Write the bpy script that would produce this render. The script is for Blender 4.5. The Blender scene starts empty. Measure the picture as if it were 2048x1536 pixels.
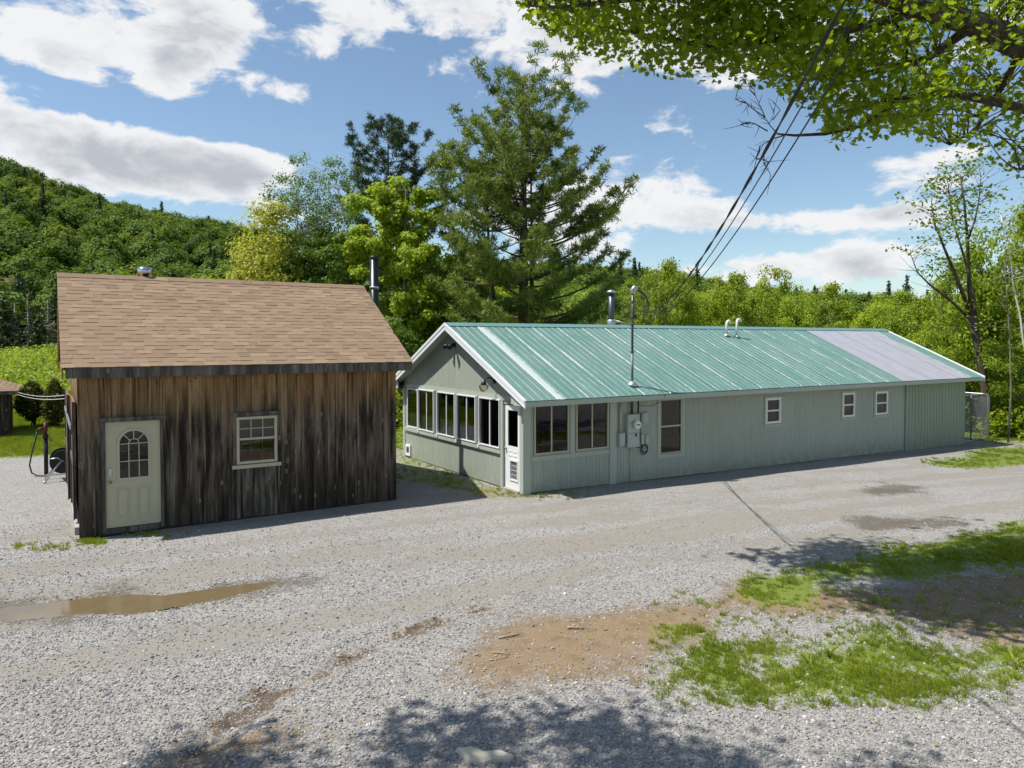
import bpy, bmesh, math, random
import numpy as np
from mathutils import Vector, Matrix
R = math.radians
rng = np.random.default_rng(7)
random.seed(7)
scene = bpy.context.scene
COL = scene.collection

# ------------------------------------------------------------------ camera
F, CAM_H, PITCH, AZ, HOR = 1472.0, 3.7, R(1.6), R(57.7), 680.0
SHY = (HOR + F * math.tan(PITCH)) - 768
cd = bpy.data.cameras.new('camera')
cam = bpy.data.objects.new('camera', cd); COL.objects.link(cam)
cd.sensor_width = 36.0
cd.lens = F / 2048 * 36.0
cd.shift_y = SHY / 2048
cd.clip_start = 0.1; cd.clip_end = 6000
cam.location = (0, 0, CAM_H)
cam.rotation_euler = (R(90) - PITCH, 0, AZ - R(90))
scene.camera = cam
FW = np.array([math.cos(AZ) * math.cos(PITCH), math.sin(AZ) * math.cos(PITCH), -math.sin(PITCH)])
RT = np.array([math.sin(AZ), -math.cos(AZ), 0.0]); UP = np.cross(RT, FW)
CP = np.array([0, 0, CAM_H])
def ray(x, y): return FW + RT * ((x - 1024) / F) - UP * ((y - 768 - SHY) / F)
def onz(x, y, z=0.0):
    d = ray(x, y); return CP + d * ((z - CAM_H) / d[2])
def at(x, y, depth): return CP + ray(x, y) * depth          # a pixel at a depth
def proj(p):
    v = np.asarray(p) - CP; z = v @ FW
    return 1024 + F * (v @ RT) / z, 768 + SHY - F * (v @ UP) / z, z

# ------------------------------------------------------------------ light
SUN = Vector((-0.50, 0.205, 1.0)).normalized()
elev = math.asin(SUN.z)
sl = bpy.data.lights.new('sun', 'SUN'); sl.energy = 5.0; sl.angle = R(0.53); sl.color = (1.0, 0.955, 0.88)
so = bpy.data.objects.new('sun', sl); COL.objects.link(so); so.location = (0, 0, 60)
so.rotation_euler = SUN.to_track_quat('Z', 'Y').to_euler()
scene.view_settings.view_transform = 'Standard'; scene.view_settings.look = 'None'
scene.view_settings.exposure = 0.34; scene.view_settings.gamma = 1.0
scene.render.engine = 'CYCLES'
cy = scene.cycles
cy.max_bounces = 7; cy.diffuse_bounces = 3; cy.glossy_bounces = 3; cy.transmission_bounces = 4; cy.transparent_max_bounces = 12
cy.caustics_reflective = False; cy.caustics_refractive = False
cy.use_denoising = True
cy.use_adaptive_sampling = True; cy.adaptive_threshold = 0.025

class NT:
    """small helper for node trees"""
    def __init__(s, nt): s.nt = nt
    def n(s, typ, ins=None, **props):
        nd = s.nt.nodes.new(typ)
        for k, v in props.items(): setattr(nd, k, v)
        for k, v in (ins or {}).items():
            sk = nd.inputs[k]
            if isinstance(v, bpy.types.NodeSocket): s.nt.links.new(v, sk)
            elif isinstance(v, bpy.types.Node): s.nt.links.new(v.outputs[0], sk)
            else: sk.default_value = v
        return nd
    def math(s, op, a, b=0.0, c=None, clamp=False):
        d = {0: a, 1: b}
        if c is not None: d[2] = c
        return s.n('ShaderNodeMath', d, operation=op, use_clamp=clamp).outputs[0]
    def vmath(s, op, a, b=(0, 0, 0)):
        nd = s.n('ShaderNodeVectorMath', {0: a, 1: b}, operation=op)
        return nd.outputs['Value'] if op in ('DOT_PRODUCT', 'LENGTH', 'DISTANCE') else nd.outputs[0]
    def mix(s, f, a, b, blend='MIX'):
        nd = s.n('ShaderNodeMix', data_type='RGBA', blend_type=blend)
        for k, v in ((0, f), (6, a), (7, b)):
            if isinstance(v, bpy.types.NodeSocket): s.nt.links.new(v, nd.inputs[k])
            elif k == 0: nd.inputs[0].default_value = v
            else: nd.inputs[k].default_value = (*v, 1) if len(v) == 3 else v
        return nd.outputs[2]
    def ramp(s, f, stops, interp='LINEAR'):
        nd = s.n('ShaderNodeValToRGB', {0: f}); nd.color_ramp.interpolation = interp
        el = nd.color_ramp.elements
        while len(el) < len(stops): el.new(0.5)
        for e, (p, c) in zip(el, stops):
            e.position = p; e.color = (c, c, c, 1) if isinstance(c, (int, float)) else (*c, 1)
        return nd.outputs[0]
    def sm(s, v, a, b):
        return s.n('ShaderNodeMapRange', {0: v, 1: a, 2: b, 3: 0.0, 4: 1.0}, interpolation_type='SMOOTHSTEP').outputs[0]
    def noise(s, vec, scale, detail=4, rough=0.55, dist=0.0):
        return s.n('ShaderNodeTexNoise', {'Vector': vec, 'Scale': scale, 'Detail': detail, 'Roughness': rough, 'Distortion': dist}).outputs[0]

# ------------------------------------------------------------------ sky: Nishita with fair-weather cumulus
world = bpy.data.worlds.new('World'); scene.world = world; world.use_nodes = True
wt = world.node_tree; wt.nodes.clear(); W = NT(wt)
SKY_STRENGTH = 0.09
sky = W.n('ShaderNodeTexSky', sky_type='NISHITA', sun_disc=False, sun_elevation=elev,
          sun_rotation=math.atan2(SUN.x, SUN.y), altitude=300, air_density=1.0, dust_density=0.6, ozone_density=2.2)
dirv = W.vmath('NORMALIZE', W.n('ShaderNodeTexCoord').outputs['Generated'])
sep = W.n('ShaderNodeSeparateXYZ', {0: dirv})
azim = W.math('ARCTAN2', sep.outputs[1], sep.outputs[0]); elv = W.math('ARCSINE', sep.outputs[2])
flat = W.math('ADD', W.math('MAXIMUM', sep.outputs[2], 0.0), 0.16)
proj_v = W.n('ShaderNodeCombineXYZ', {0: W.math('DIVIDE', sep.outputs[0], flat), 1: W.math('DIVIDE', sep.outputs[1], flat), 2: 0.0}).outputs[0]
def cloud_noise(vec):
    big = W.noise(vec, 1.25, 1, 0.5)
    fine = W.noise(vec, 3.3, 7, 0.6, 0.3)
    return W.math('ADD', W.math('MULTIPLY', big, 0.42), W.math('MULTIPLY', fine, 0.58))
def azel(x, y):
    d = ray(x, y); d = d / np.linalg.norm(d); return math.atan2(d[1], d[0]), math.asin(d[2])
# cloud banks: azimuth, elevation, half width, half height (radians), weight
banks = []
for x, y, rx, ry, wgt in ((170, 40, 360, 100, .42), (400, 120, 200, 75, .36), (600, 190, 75, 24, .30), (110, 290, 230, 80, .42), (340, 325, 180, 55, .40), (540, 345, 110, 52, .30),
                          (1020, 30, 430, 100, .36), (700, 70, 70, 60, .15), (1290, 100, 260, 95, .30), (1660, 100, 260, 90, .2), (1780, 250, 160, 60, -.2),
                          (1280, 345, 150, 75, .28), (1180, 400, 120, 60, .18), (1350, 430, 200, 28, .20), (1580, 440, 150, 22, .20), (1300, 495, 120, 24, .18), (1740, 550, 80, 20, .2), (1620, 380, 200, 26, -.25), (1550, 490, 220, 18, -.28),
                          (1830, 315, 100, 24, .30), (1690, 505, 130, 18, .28), (1510, 540, 170, 18, .26), (1800, 435, 70, 20, .28),
                          (640, 225, 140, 18, -.1), (800, 220, 190, 90, -.30), (1450, 245, 150, 45, -.26), (1600, 330, 160, 60, -.22), (60, 205, 130, 14, -.12), (560, 60, 60, 70, -.34), (50, 150, 120, 20, -.30), (200, 208, 110, 20, -.32), (380, 245, 120, 26, -.36), (520, 262, 120, 34, -.36), (700, 260, 120, 60, -.3)):
    a, e = azel(x, y); banks.append((a, e, rx / F, ry / F, wgt))
def bank_field(az, el):
    tot = None
    for a, e, ra, re, wg in banks:
        u = W.math('DIVIDE', W.math('SUBTRACT', az, a), ra); v = W.math('DIVIDE', W.math('SUBTRACT', el, e), re)
        q = W.math('ADD', W.math('MULTIPLY', u, u), W.math('MULTIPLY', v, v))
        g = W.math('MULTIPLY', W.math('POWER', 2.718, W.math('MULTIPLY', q, -0.9)), wg)
        tot = g if tot is None else W.math('ADD', tot, g)
    return tot
sv = W.n('ShaderNodeCombineXYZ', {0: W.math('MULTIPLY', azim, 3.4), 1: W.math('MULTIPLY', elv, 6.0), 2: 12.4}).outputs[0]
bank = bank_field(azim, elv)
def density(vec): return W.math('ADD', W.math('MULTIPLY', W.math('SUBTRACT', cloud_noise(vec), 0.5), 2.6), W.math('ADD', W.math('MULTIPLY', bank, 0.9), 0.365))
dens = density(sv)
cov = W.sm(dens, 0.47, 0.69)
# a second sample higher up: thick cloud above shades what lies under it, so rims stay bright and bases grey
above = density(W.vmath('ADD', sv, (0.03, 0.16, 0.0)))
shade = W.sm(W.math('ADD', W.math('MULTIPLY', above, 0.75), W.math('MULTIPLY', dens, 0.25)), 0.66, 1.12)
ccol = W.mix(shade, (8.0, 8.05, 8.15), (4.5, 4.75, 5.15))
tint = W.mix(1.0, sky.outputs[0], (1.30, 1.32, 1.26), 'MULTIPLY')
skyc = W.mix(W.math('MULTIPLY', cov, 0.96), tint, ccol)
bg = W.n('ShaderNodeBackground', {0: skyc, 1: SKY_STRENGTH})
W.n('ShaderNodeOutputWorld', {0: bg.outputs[0]})
world.cycles.sampling_method = 'MANUAL'; world.cycles.sample_map_resolution = 1024

# ------------------------------------------------------------------ mesh helpers
ORG = {}                                   # world origin of every object built
class MB:
    def __init__(s): s.v = []; s.f = []
    def add(s, vs, fs):
        b = len(s.v); s.v.extend([tuple(map(float, p)) for p in vs]); s.f.extend([tuple(i + b for i in f) for f in fs]); return s
    def box(s, a, b):
        x0, y0, z0 = (min(a[i], b[i]) for i in range(3)); x1, y1, z1 = (max(a[i], b[i]) for i in range(3))
        return s.add([(x0, y0, z0), (x1, y0, z0), (x1, y1, z0), (x0, y1, z0), (x0, y0, z1), (x1, y0, z1), (x1, y1, z1), (x0, y1, z1)],
                     [(0, 3, 2, 1), (4, 5, 6, 7), (0, 1, 5, 4), (1, 2, 6, 5), (2, 3, 7, 6), (3, 0, 4, 7)])
    def hexa(s, p):                        # eight corners, bottom ring then top ring
        return s.add(p, [(0, 3, 2, 1), (4, 5, 6, 7), (0, 1, 5, 4), (1, 2, 6, 5), (2, 3, 7, 6), (3, 0, 4, 7)])
    def tube(s, path, rad, n=8, cap=True):
        path = [Vector(p) for p in path]; k = len(path)
        rad = [rad] * k if isinstance(rad, (int, float)) else list(rad)
        vs = []; up = None
        for i, p in enumerate(path):
            t = (path[min(i + 1, k - 1)] - path[max(i - 1, 0)])
            t = t.normalized() if t.length > 1e-9 else Vector((0, 0, 1))
            if up is None:
                up = Vector((0, 0, 1)) if abs(t.z) < 0.9 else Vector((1, 0, 0))
            a = t.cross(up); a = a.normalized() if a.length > 1e-6 else t.orthogonal().normalized()
            b = a.cross(t).normalized(); up = b
            for j in range(n):
                q = 2 * math.pi * j / n
                vs.append(p + (a * math.cos(q) + b * math.sin(q)) * rad[i])
        fs = [(i * n + j, i * n + (j + 1) % n, (i + 1) * n + (j + 1) % n, (i + 1) * n + j) for i in range(k - 1) for j in range(n)]
        if cap: fs += [tuple(range(n - 1, -1, -1)), tuple((k - 1) * n + j for j in range(n))]
        return s.add(vs, fs)
    def prism(s, pts, d):                  # polygon (3-D points) extruded by vector d
        n = len(pts); d = Vector(d)
        vs = [Vector(p) for p in pts] + [Vector(p) + d for p in pts]
        fs = [tuple(range(n - 1, -1, -1)), tuple(range(n, 2 * n))] + [(i, (i + 1) % n, n + (i + 1) % n, n + i) for i in range(n)]
        return s.add(vs, fs)
    def lathe(s, c, prof, n=12):           # profile of (radius, z)
        vs = [(c[0] + r * math.cos(2 * math.pi * j / n), c[1] + r * math.sin(2 * math.pi * j / n), c[2] + z) for r, z in prof for j in range(n)]
        fs = [(i * n + j, i * n + (j + 1) % n, (i + 1) * n + (j + 1) % n, (i + 1) * n + j) for i in range(len(prof) - 1) for j in range(n)]
        fs += [tuple(range(n - 1, -1, -1)), tuple((len(prof) - 1) * n + j for j in range(n))]
        return s.add(vs, fs)
def B(a, b): return MB().box(a, b)
def tag(o, label=None, cat=None, group=None, kind=None):
    if label: o['label'] = label
    if cat: o['category'] = cat
    if group: o['group'] = group
    if kind: o['kind'] = kind
    return o
def world_of(o): return ORG.get(o.name, Vector((0, 0, 0))) if o else Vector((0, 0, 0))
def thing(name, label, cat, loc, group=None):
    o = bpy.data.objects.new(name, None); COL.objects.link(o); o.location = loc; o.empty_display_size = 0.3
    ORG[o.name] = Vector(loc); return tag(o, label, cat, group)
def link(name, me, parent=None, org=None):
    """object at world origin `org` (default: parent's), linked under its parent"""
    o = bpy.data.objects.new(name, me); COL.objects.link(o)
    pw = world_of(parent); ow = Vector(org) if org is not None else pw.copy()
    if parent: o.parent = parent
    o.location = ow - pw; ORG[o.name] = ow; return o
def mk(name, mb, mat, parent=None, org=None, smooth=False):
    """one mesh object from world-space geometry"""
    ow = Vector(org) if org is not None else world_of(parent).copy()
    me = bpy.data.meshes.new(name)
    me.from_pydata([(v[0] - ow.x, v[1] - ow.y, v[2] - ow.z) for v in mb.v], [], mb.f)
    me.materials.append(mat); me.update()
    if smooth: me.polygons.foreach_set('use_smooth', [True] * len(me.polygons))
    return link(name, me, parent, ow)
def arr_mesh(name, V, Fc, mat):
    """fast mesh from a vertex array and a face array (equal-sided faces)"""
    V = np.asarray(V, np.float32); Fc = np.asarray(Fc, np.int32); m, k = Fc.shape
    me = bpy.data.meshes.new(name)
    me.vertices.add(len(V)); me.vertices.foreach_set('co', V.ravel())
    me.loops.add(m * k); me.loops.foreach_set('vertex_index', Fc.ravel())
    me.polygons.add(m); me.polygons.foreach_set('loop_start', np.arange(0, m * k, k, dtype=np.int32))
    me.materials.append(mat); me.update(calc_edges=True); me.shade_flat(); return me
def copy_tree(root, loc, rotz=0.0, scale=(1, 1, 1), label=None):
    c = root.copy(); COL.objects.link(c); c.location = loc; c.rotation_euler = (0, 0, rotz); c.scale = scale
    ORG[c.name] = Vector(loc)
    if label: c['label'] = label
    for ch in root.children:
        d = ch.copy(); COL.objects.link(d); d.parent = c
    return c

# ------------------------------------------------------------------ value noise on arrays (for terrain and ground cover)
_perm = rng.random((256, 256))
def vnoise(x, y, s):
    x = np.asarray(x) / s; y = np.asarray(y) / s
    xi = np.floor(x).astype(int); yi = np.floor(y).astype(int); fx = x - xi; fy = y - yi
    fx = fx * fx * (3 - 2 * fx); fy = fy * fy * (3 - 2 * fy)
    g = lambda a, b: _perm[a % 256, b % 256]
    return (g(xi, yi) * (1 - fx) + g(xi + 1, yi) * fx) * (1 - fy) + (g(xi, yi + 1) * (1 - fx) + g(xi + 1, yi + 1) * fx) * fy
def fbm(x, y, s, o=4):
    t = 0; a = 0.5; n = 0
    for i in range(o): t = t + a * vnoise(np.asarray(x) + 17.3 * i, np.asarray(y) - 9.1 * i, s); n += a; a *= 0.5; s *= 0.5
    return t / n
def sstep(a, b, x):
    t = np.clip((np.asarray(x, float) - a) / (b - a), 0, 1); return t * t * (3 - 2 * t)
def poly_sd(px, py, poly):
    """signed distance to a polygon: positive inside"""
    poly = np.asarray(poly, float); px = np.asarray(px, float); py = np.asarray(py, float)
    d = np.full(px.shape, 1e9); inside = np.zeros(px.shape, bool)
    for i in range(len(poly)):
        a = poly[i]; b = poly[(i + 1) % len(poly)]; e = b - a
        wx = px - a[0]; wy = py - a[1]
        t = np.clip((wx * e[0] + wy * e[1]) / (e @ e + 1e-12), 0, 1)
        d = np.minimum(d, (wx - e[0] * t) ** 2 + (wy - e[1] * t) ** 2)
        c = ((a[1] > py) != (b[1] > py)) & (px < (b[0] - a[0]) * (py - a[1]) / (b[1] - a[1] + 1e-12) + a[0])
        inside ^= c
    d = np.sqrt(d); return np.where(inside, d, -d)
def gpoly(pts): return [tuple(onz(x, y)[:2]) for x, y in pts]

# ------------------------------------------------------------------ materials
M = {}
def newmat(name):
    m = bpy.data.materials.new(name); m.use_nodes = True; m.node_tree.nodes.clear()
    t = NT(m.node_tree); M[name] = m
    return m, t
def out(t, bsdf): t.n('ShaderNodeOutputMaterial', {0: bsdf})
def bumpn(t, h, strength=0.4, dist=0.01): return t.n('ShaderNodeBump', {'Height': h, 'Strength': strength, 'Distance': dist}).outputs[0]
def pbsdf(t, col, rough=0.6, metal=0.0, normal=None, spec=0.4):
    d = {'Base Color': col if isinstance(col, bpy.types.NodeSocket) else (*col, 1), 'Roughness': rough, 'Metallic': metal, 'Specular IOR Level': spec}
    if normal is not None: d['Normal'] = normal
    return t.n('ShaderNodeBsdfPrincipled', d).outputs[0]
def geo_pos(t): return t.n('ShaderNodeNewGeometry').outputs['Position']
def plain(name, col, rough=0.6, metal=0.0, var=0.18, scale=6.0, bump=0.0, spec=0.4):
    m, t = newmat(name); p = geo_pos(t)
    n = t.noise(p, scale, 6, 0.6)
    c = t.mix(n, tuple(x * (1 - var) for x in col), tuple(min(1, x * (1 + var)) for x in col))
    nm = bumpn(t, t.noise(p, scale * 8, 3), bump, 0.004) if bump else None
    out(t, pbsdf(t, c, rough, metal, nm, spec)); return m
plain('white_trim', (0.74, 0.75, 0.76), 0.45, var=0.06, scale=9)
plain('cream_vinyl', (0.45, 0.415, 0.295), 0.5, var=0.07, scale=7)
plain('sage_trim', (0.385, 0.425, 0.37), 0.6, var=0.07, scale=5)
plain('soffit', (0.42, 0.455, 0.43), 0.7, var=0.06)
plain('black_metal', (0.02, 0.02, 0.022), 0.45, 0.3, var=0.3)
plain('dark_pole', (0.10, 0.11, 0.12), 0.42, 0.8, var=0.4, scale=14)
plain('galvanised', (0.48, 0.49, 0.51), 0.38, 0.8, var=0.25, scale=25)
plain('vent_steel', (0.6, 0.6, 0.6), 0.2, 1.0, var=0.1)
plain('stainless', (0.06, 0.065, 0.06), 0.3, 1.0, var=0.1)
plain('pvc', (0.76, 0.75, 0.71), 0.5, var=0.08)
plain('brass', (0.45, 0.30, 0.11), 0.3, 0.9)
plain('rubber', (0.022, 0.022, 0.024), 0.6, var=0.3)
plain('concrete', (0.36, 0.33, 0.30), 0.9, var=0.25, scale=10, bump=0.4)
plain('plinth', (0.035, 0.033, 0.03), 0.95)
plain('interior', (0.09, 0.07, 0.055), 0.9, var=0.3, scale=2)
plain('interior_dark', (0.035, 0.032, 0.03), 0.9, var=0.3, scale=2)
plain('meter_grey', (0.40, 0.43, 0.40), 0.5, 0.2, var=0.12)
plain('red_paint', (0.10, 0.018, 0.012), 0.5)
plain('stick', (0.33, 0.25, 0.17), 0.85, var=0.4, scale=30)
plain('pale_rock', (0.50, 0.44, 0.34), 0.9, var=0.25, scale=9, bump=0.6)
plain('cord', (0.62, 0.62, 0.58), 0.7)
plain('blue_decal', (0.03, 0.16, 0.55), 0.5)
plain('blind', (0.16, 0.14, 0.15), 0.8, var=0.2)
plain('meter_face', (0.75, 0.76, 0.75), 0.3, var=0.04)

def glass(name, tint, refl=1.0, rough=0.02):
    m, t = newmat(name)
    fr = t.n('ShaderNodeFresnel', {'IOR': 1.5}).outputs[0]
    f = t.math('ADD', t.math('MULTIPLY', fr, refl), 0.01, clamp=True)
    wav = bumpn(t, t.noise(geo_pos(t), 1.7, 2), 0.05, 0.02)
    tr = t.n('ShaderNodeBsdfTransparent', {0: (*tint, 1)}); gl = t.n('ShaderNodeBsdfGlossy', {0: (1, 1, 1, 1), 'Roughness': rough, 'Normal': wav})
    out(t, t.n('ShaderNodeMixShader', {0: f, 1: tr.outputs[0], 2: gl.outputs[0]}).outputs[0]); return m
glass('glass', (0.62, 0.64, 0.62)); glass('screen_glass', (0.34, 0.33, 0.36), 0.7); glass('lamp_glass', (0.85, 0.82, 0.7), 0.8)

def siding(name, col, dirt):
    m, t = newmat(name); p = geo_pos(t)
    st = t.vmath('MULTIPLY', p, (7.0, 7.0, 0.6)); n1 = t.noise(st, 1.6, 6, 0.65); n2 = t.noise(p, 0.7, 4)
    sep = t.n('ShaderNodeSeparateXYZ', {0: p})
    low = t.math('MULTIPLY', t.math('SUBTRACT', 1.0, t.sm(sep.outputs[2], -0.2, 0.55)), t.sm(t.noise(p, 5.0, 5), 0.30, 0.62))   # mud splash with its own edge
    c = t.mix(t.sm(n1, 0.35, 0.75), tuple(x * 0.90 for x in col), tuple(min(1, x * 1.06) for x in col))
    c = t.mix(t.math('MULTIPLY', t.sm(n2, 0.45, 0.75), 0.22), c, tuple(x * 0.72 for x in col))
    pan = t.n('ShaderNodeTexWhiteNoise', {'Vector': t.vmath('FLOOR', t.vmath('DIVIDE', p, (1.22, 1.22, 9.0)))}, noise_dimensions='3D').outputs['Value']
    c = t.mix(t.math('MULTIPLY', pan, 0.16), c, tuple(x * 0.6 for x in col))
    c = t.mix(t.math('MULTIPLY', low, dirt), c, (0.24, 0.21, 0.15))
    out(t, pbsdf(t, c, 0.62, 0, bumpn(t, n1, 0.12, 0.003))); return m
siding('sage_siding', (0.37, 0.408, 0.345), 0.6)
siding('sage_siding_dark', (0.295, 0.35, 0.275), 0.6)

def weathered(name, warm, warm_lo, warm_hi, dark=(0.020, 0.015, 0.011), grey=(0.255, 0.205, 0.155)):
    """bare boards: tan where the eave kept rain off, grey and black stained lower down"""
    m, t = newmat(name); p = geo_pos(t)
    rnd = t.n('ShaderNodeObjectInfo').outputs['Random']
    off = t.n('ShaderNodeCombineXYZ', {0: t.math('MULTIPLY', rnd, 37.0), 1: t.math('MULTIPLY', rnd, 11.0), 2: t.math('MULTIPLY', rnd, 23.0)}).outputs[0]
    q = t.vmath('ADD', p, off)
    grain = t.noise(t.vmath('MULTIPLY', q, (34.0, 34.0, 1.1)), 1.7, 6, 0.7, 0.5)
    blot = t.noise(t.vmath('MULTIPLY', q, (5.0, 5.0, 0.75)), 1.0, 5, 0.6)
    fine = t.noise(t.vmath('MULTIPLY', q, (90.0, 90.0, 5.0)), 1.0, 4, 0.7)
    sep = t.n('ShaderNodeSeparateXYZ', {0: p})
    c = t.mix(t.sm(blot, 0.34, 0.66), dark, grey)
    c = t.mix(t.math('MULTIPLY', t.sm(grain, 0.42, 0.72), 0.75), c, tuple(x * 0.35 for x in dark))
    c = t.mix(t.math('MULTIPLY', t.sm(fine, 0.5, 0.8), 0.55), c, (0.29, 0.22, 0.15))
    if warm:
        stain = t.math('MULTIPLY', t.math('SUBTRACT', 1.0, t.sm(t.math('ADD', sep.outputs[2], t.math('MULTIPLY', t.math('SUBTRACT', blot, 0.5), 2.2)), 0.5, 1.9)), 0.6)
        c = t.mix(stain, c, tuple(x * 0.9 for x in dark))
        h = t.math('ADD', sep.outputs[2], t.math('MULTIPLY', t.math('SUBTRACT', blot, 0.5), 1.6))
        wm = t.math('MULTIPLY', t.sm(h, warm_lo, warm_hi), t.sm(t.math('ADD', grain, t.math('MULTIPLY', rnd, 0.3)), 0.28, 0.62))
        wc = t.mix(rnd, (0.27, 0.135, 0.05), (0.40, 0.25, 0.12))
        c = t.mix(wm, c, t.mix(t.sm(fine, 0.4, 0.8), wc, (0.12, 0.06, 0.03)))
    run = t.noise(t.vmath('MULTIPLY', q, (17.0, 17.0, 0.4)), 1.0, 4, 0.6)
    c = t.mix(t.math('MULTIPLY', t.sm(run, 0.50, 0.66), 0.72), c, tuple(x * 0.8 for x in dark))
    # knots
    vo = t.n('ShaderNodeTexVoronoi', {'Vector': t.vmath('MULTIPLY', q, (4.6, 4.6, 2.3)), 'Scale': 1.0, 'Randomness': 1.0})
    kd = t.math('ADD', vo.outputs['Distance'], t.math('MULTIPLY', grain, 0.03))
    c = t.mix(t.math('MULTIPLY', t.math('SUBTRACT', 1.0, t.sm(kd, 0.10, 0.17)), 0.8), c, (0.27, 0.20, 0.13))
    c = t.mix(t.math('SUBTRACT', 1.0, t.sm(kd, 0.055, 0.085)), c, (0.02, 0.012, 0.008))
    hgt = t.math('SUBTRACT', grain, t.math('MULTIPLY', t.math('SUBTRACT', 1.0, t.sm(kd, 0.05, 0.1)), 0.6))
    out(t, pbsdf(t, c, 0.88, 0, bumpn(t, hgt, 0.55, 0.006), 0.2)); return m
weathered('barn_board', True, 1.7, 3.1)
weathered('pale_board', False, 0, 1, (0.055, 0.048, 0.04), (0.27, 0.235, 0.195))
weathered('grey_board', False, 0, 1, (0.06, 0.055, 0.05), (0.20, 0.185, 0.165))

def shingle_mat():
    m, t = newmat('shingle'); p = geo_pos(t)
    r = t.math('FRACT', t.math('ADD', t.n('ShaderNodeObjectInfo').outputs['Random'], t.n('ShaderNodeNewGeometry').outputs['Random Per Island']))
    base = t.ramp(r, [(0.0, (0.235, 0.162, 0.11)), (0.15, (0.27, 0.188, 0.126)), (0.6, (0.295, 0.208, 0.137)), (0.88, (0.335, 0.242, 0.16)), (1.0, (0.255, 0.175, 0.12))])
    g = t.noise(p, 95.0, 3, 0.7); b = t.noise(p, 1.1, 4)
    c = t.mix(t.math('MULTIPLY', t.sm(g, 0.35, 0.7), 0.55), t.mix(0.0, base, base), t.mix(1.0, base, (0.5, 0.48, 0.46), 'MULTIPLY'))
    c = t.mix(t.math('MULTIPLY', t.sm(b, 0.5, 0.75), 0.2), c, (0.20, 0.14, 0.12))
    out(t, pbsdf(t, c, 0.93, 0, bumpn(t, g, 0.5, 0.004), 0.2)); return m
shingle_mat()
plain('shingle_under', (0.085, 0.05, 0.036), 0.95)

def roof_mat(name, col, worn, metal, worn_amt):
    """ribbed steel sheet: factory paint chalked and worn on the ribs and along the laps"""
    m, t = newmat(name); p = geo_pos(t)
    op = t.n('ShaderNodeTexCoord').outputs['Object']; ox = t.n('ShaderNodeSeparateXYZ', {0: op}).outputs[0]
    wx = t.n('ShaderNodeSeparateXYZ', {0: p})
    rnd = t.n('ShaderNodeObjectInfo').outputs['Random']
    q = t.vmath('MULTIPLY', p, (14.0, 1.4, 1.4))
    n1 = t.noise(q, 1.0, 6, 0.7); n2 = t.noise(t.vmath('MULTIPLY', p, (1.0, 0.35, 0.35)), 1.3, 4); n3 = t.noise(t.vmath('MULTIPLY', p, (10, 4.0, 4.0)), 2.2, 5, 0.75)
    dr = t.math('ABSOLUTE', t.math('SUBTRACT', t.math('FRACT', t.math('ADD', t.math('DIVIDE', ox, 0.2286), 0.5)), 0.5))      # distance to a rib (periods)
    rib = t.math('SUBTRACT', 1.0, t.sm(dr, 0.02, 0.06))
    dl = t.math('MINIMUM', t.math('ABSOLUTE', ox), t.math('ABSOLUTE', t.math('SUBTRACT', ox, 0.914)))
    lap = t.math('SUBTRACT', 1.0, t.sm(dl, 0.012, 0.09))
    bare = t.math('MULTIPLY', t.math('SUBTRACT', 1.0, t.sm(t.math('ABSOLUTE', t.math('SUBTRACT', wx.outputs[0], 10.28)), 0.05, 0.2)), 0.55)   # the chalky band near the gable
    wear = t.math('ADD', t.math('MULTIPLY', rib, 0.35), t.math('ADD', t.math('MULTIPLY', lap, 0.26), t.math('MULTIPLY', bare, 0.8)))
    wear = t.math('ADD', wear, t.math('MULTIPLY', t.math('SUBTRACT', n2, 0.5), 0.5))
    n4 = t.noise(t.vmath('MULTIPLY', p, (3.0, 1.1, 1.1)), 1.6, 5, 0.7)
    wear = t.math('ADD', wear, t.math('MULTIPLY', t.math('SUBTRACT', n4, 0.5), 0.8))
    wm = t.sm(t.math('ADD', wear, t.math('MULTIPLY', t.math('SUBTRACT', n3, 0.03), 1.0)), 0.64, 0.86)
    c = t.mix(t.sm(n1, 0.3, 0.75), tuple(x * 0.84 for x in col), tuple(min(1, x * 1.2) for x in col))
    c = t.mix(t.math('MULTIPLY', t.sm(n2, 0.35, 0.7), 0.3), c, tuple(0.55 * x + 0.13 for x in col))
    c = t.mix(t.math('MULTIPLY', wm, worn_amt), c, worn)
    out(t, pbsdf(t, c, 0.42, metal, None, 0.45)); return m
roof_mat('green_steel', (0.105, 0.215, 0.185), (0.50, 0.555, 0.54), 0.0, 0.85)
roof_mat('bare_steel', (0.345, 0.345, 0.39), (0.42, 0.42, 0.46), 0.1, 0.15)

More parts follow.
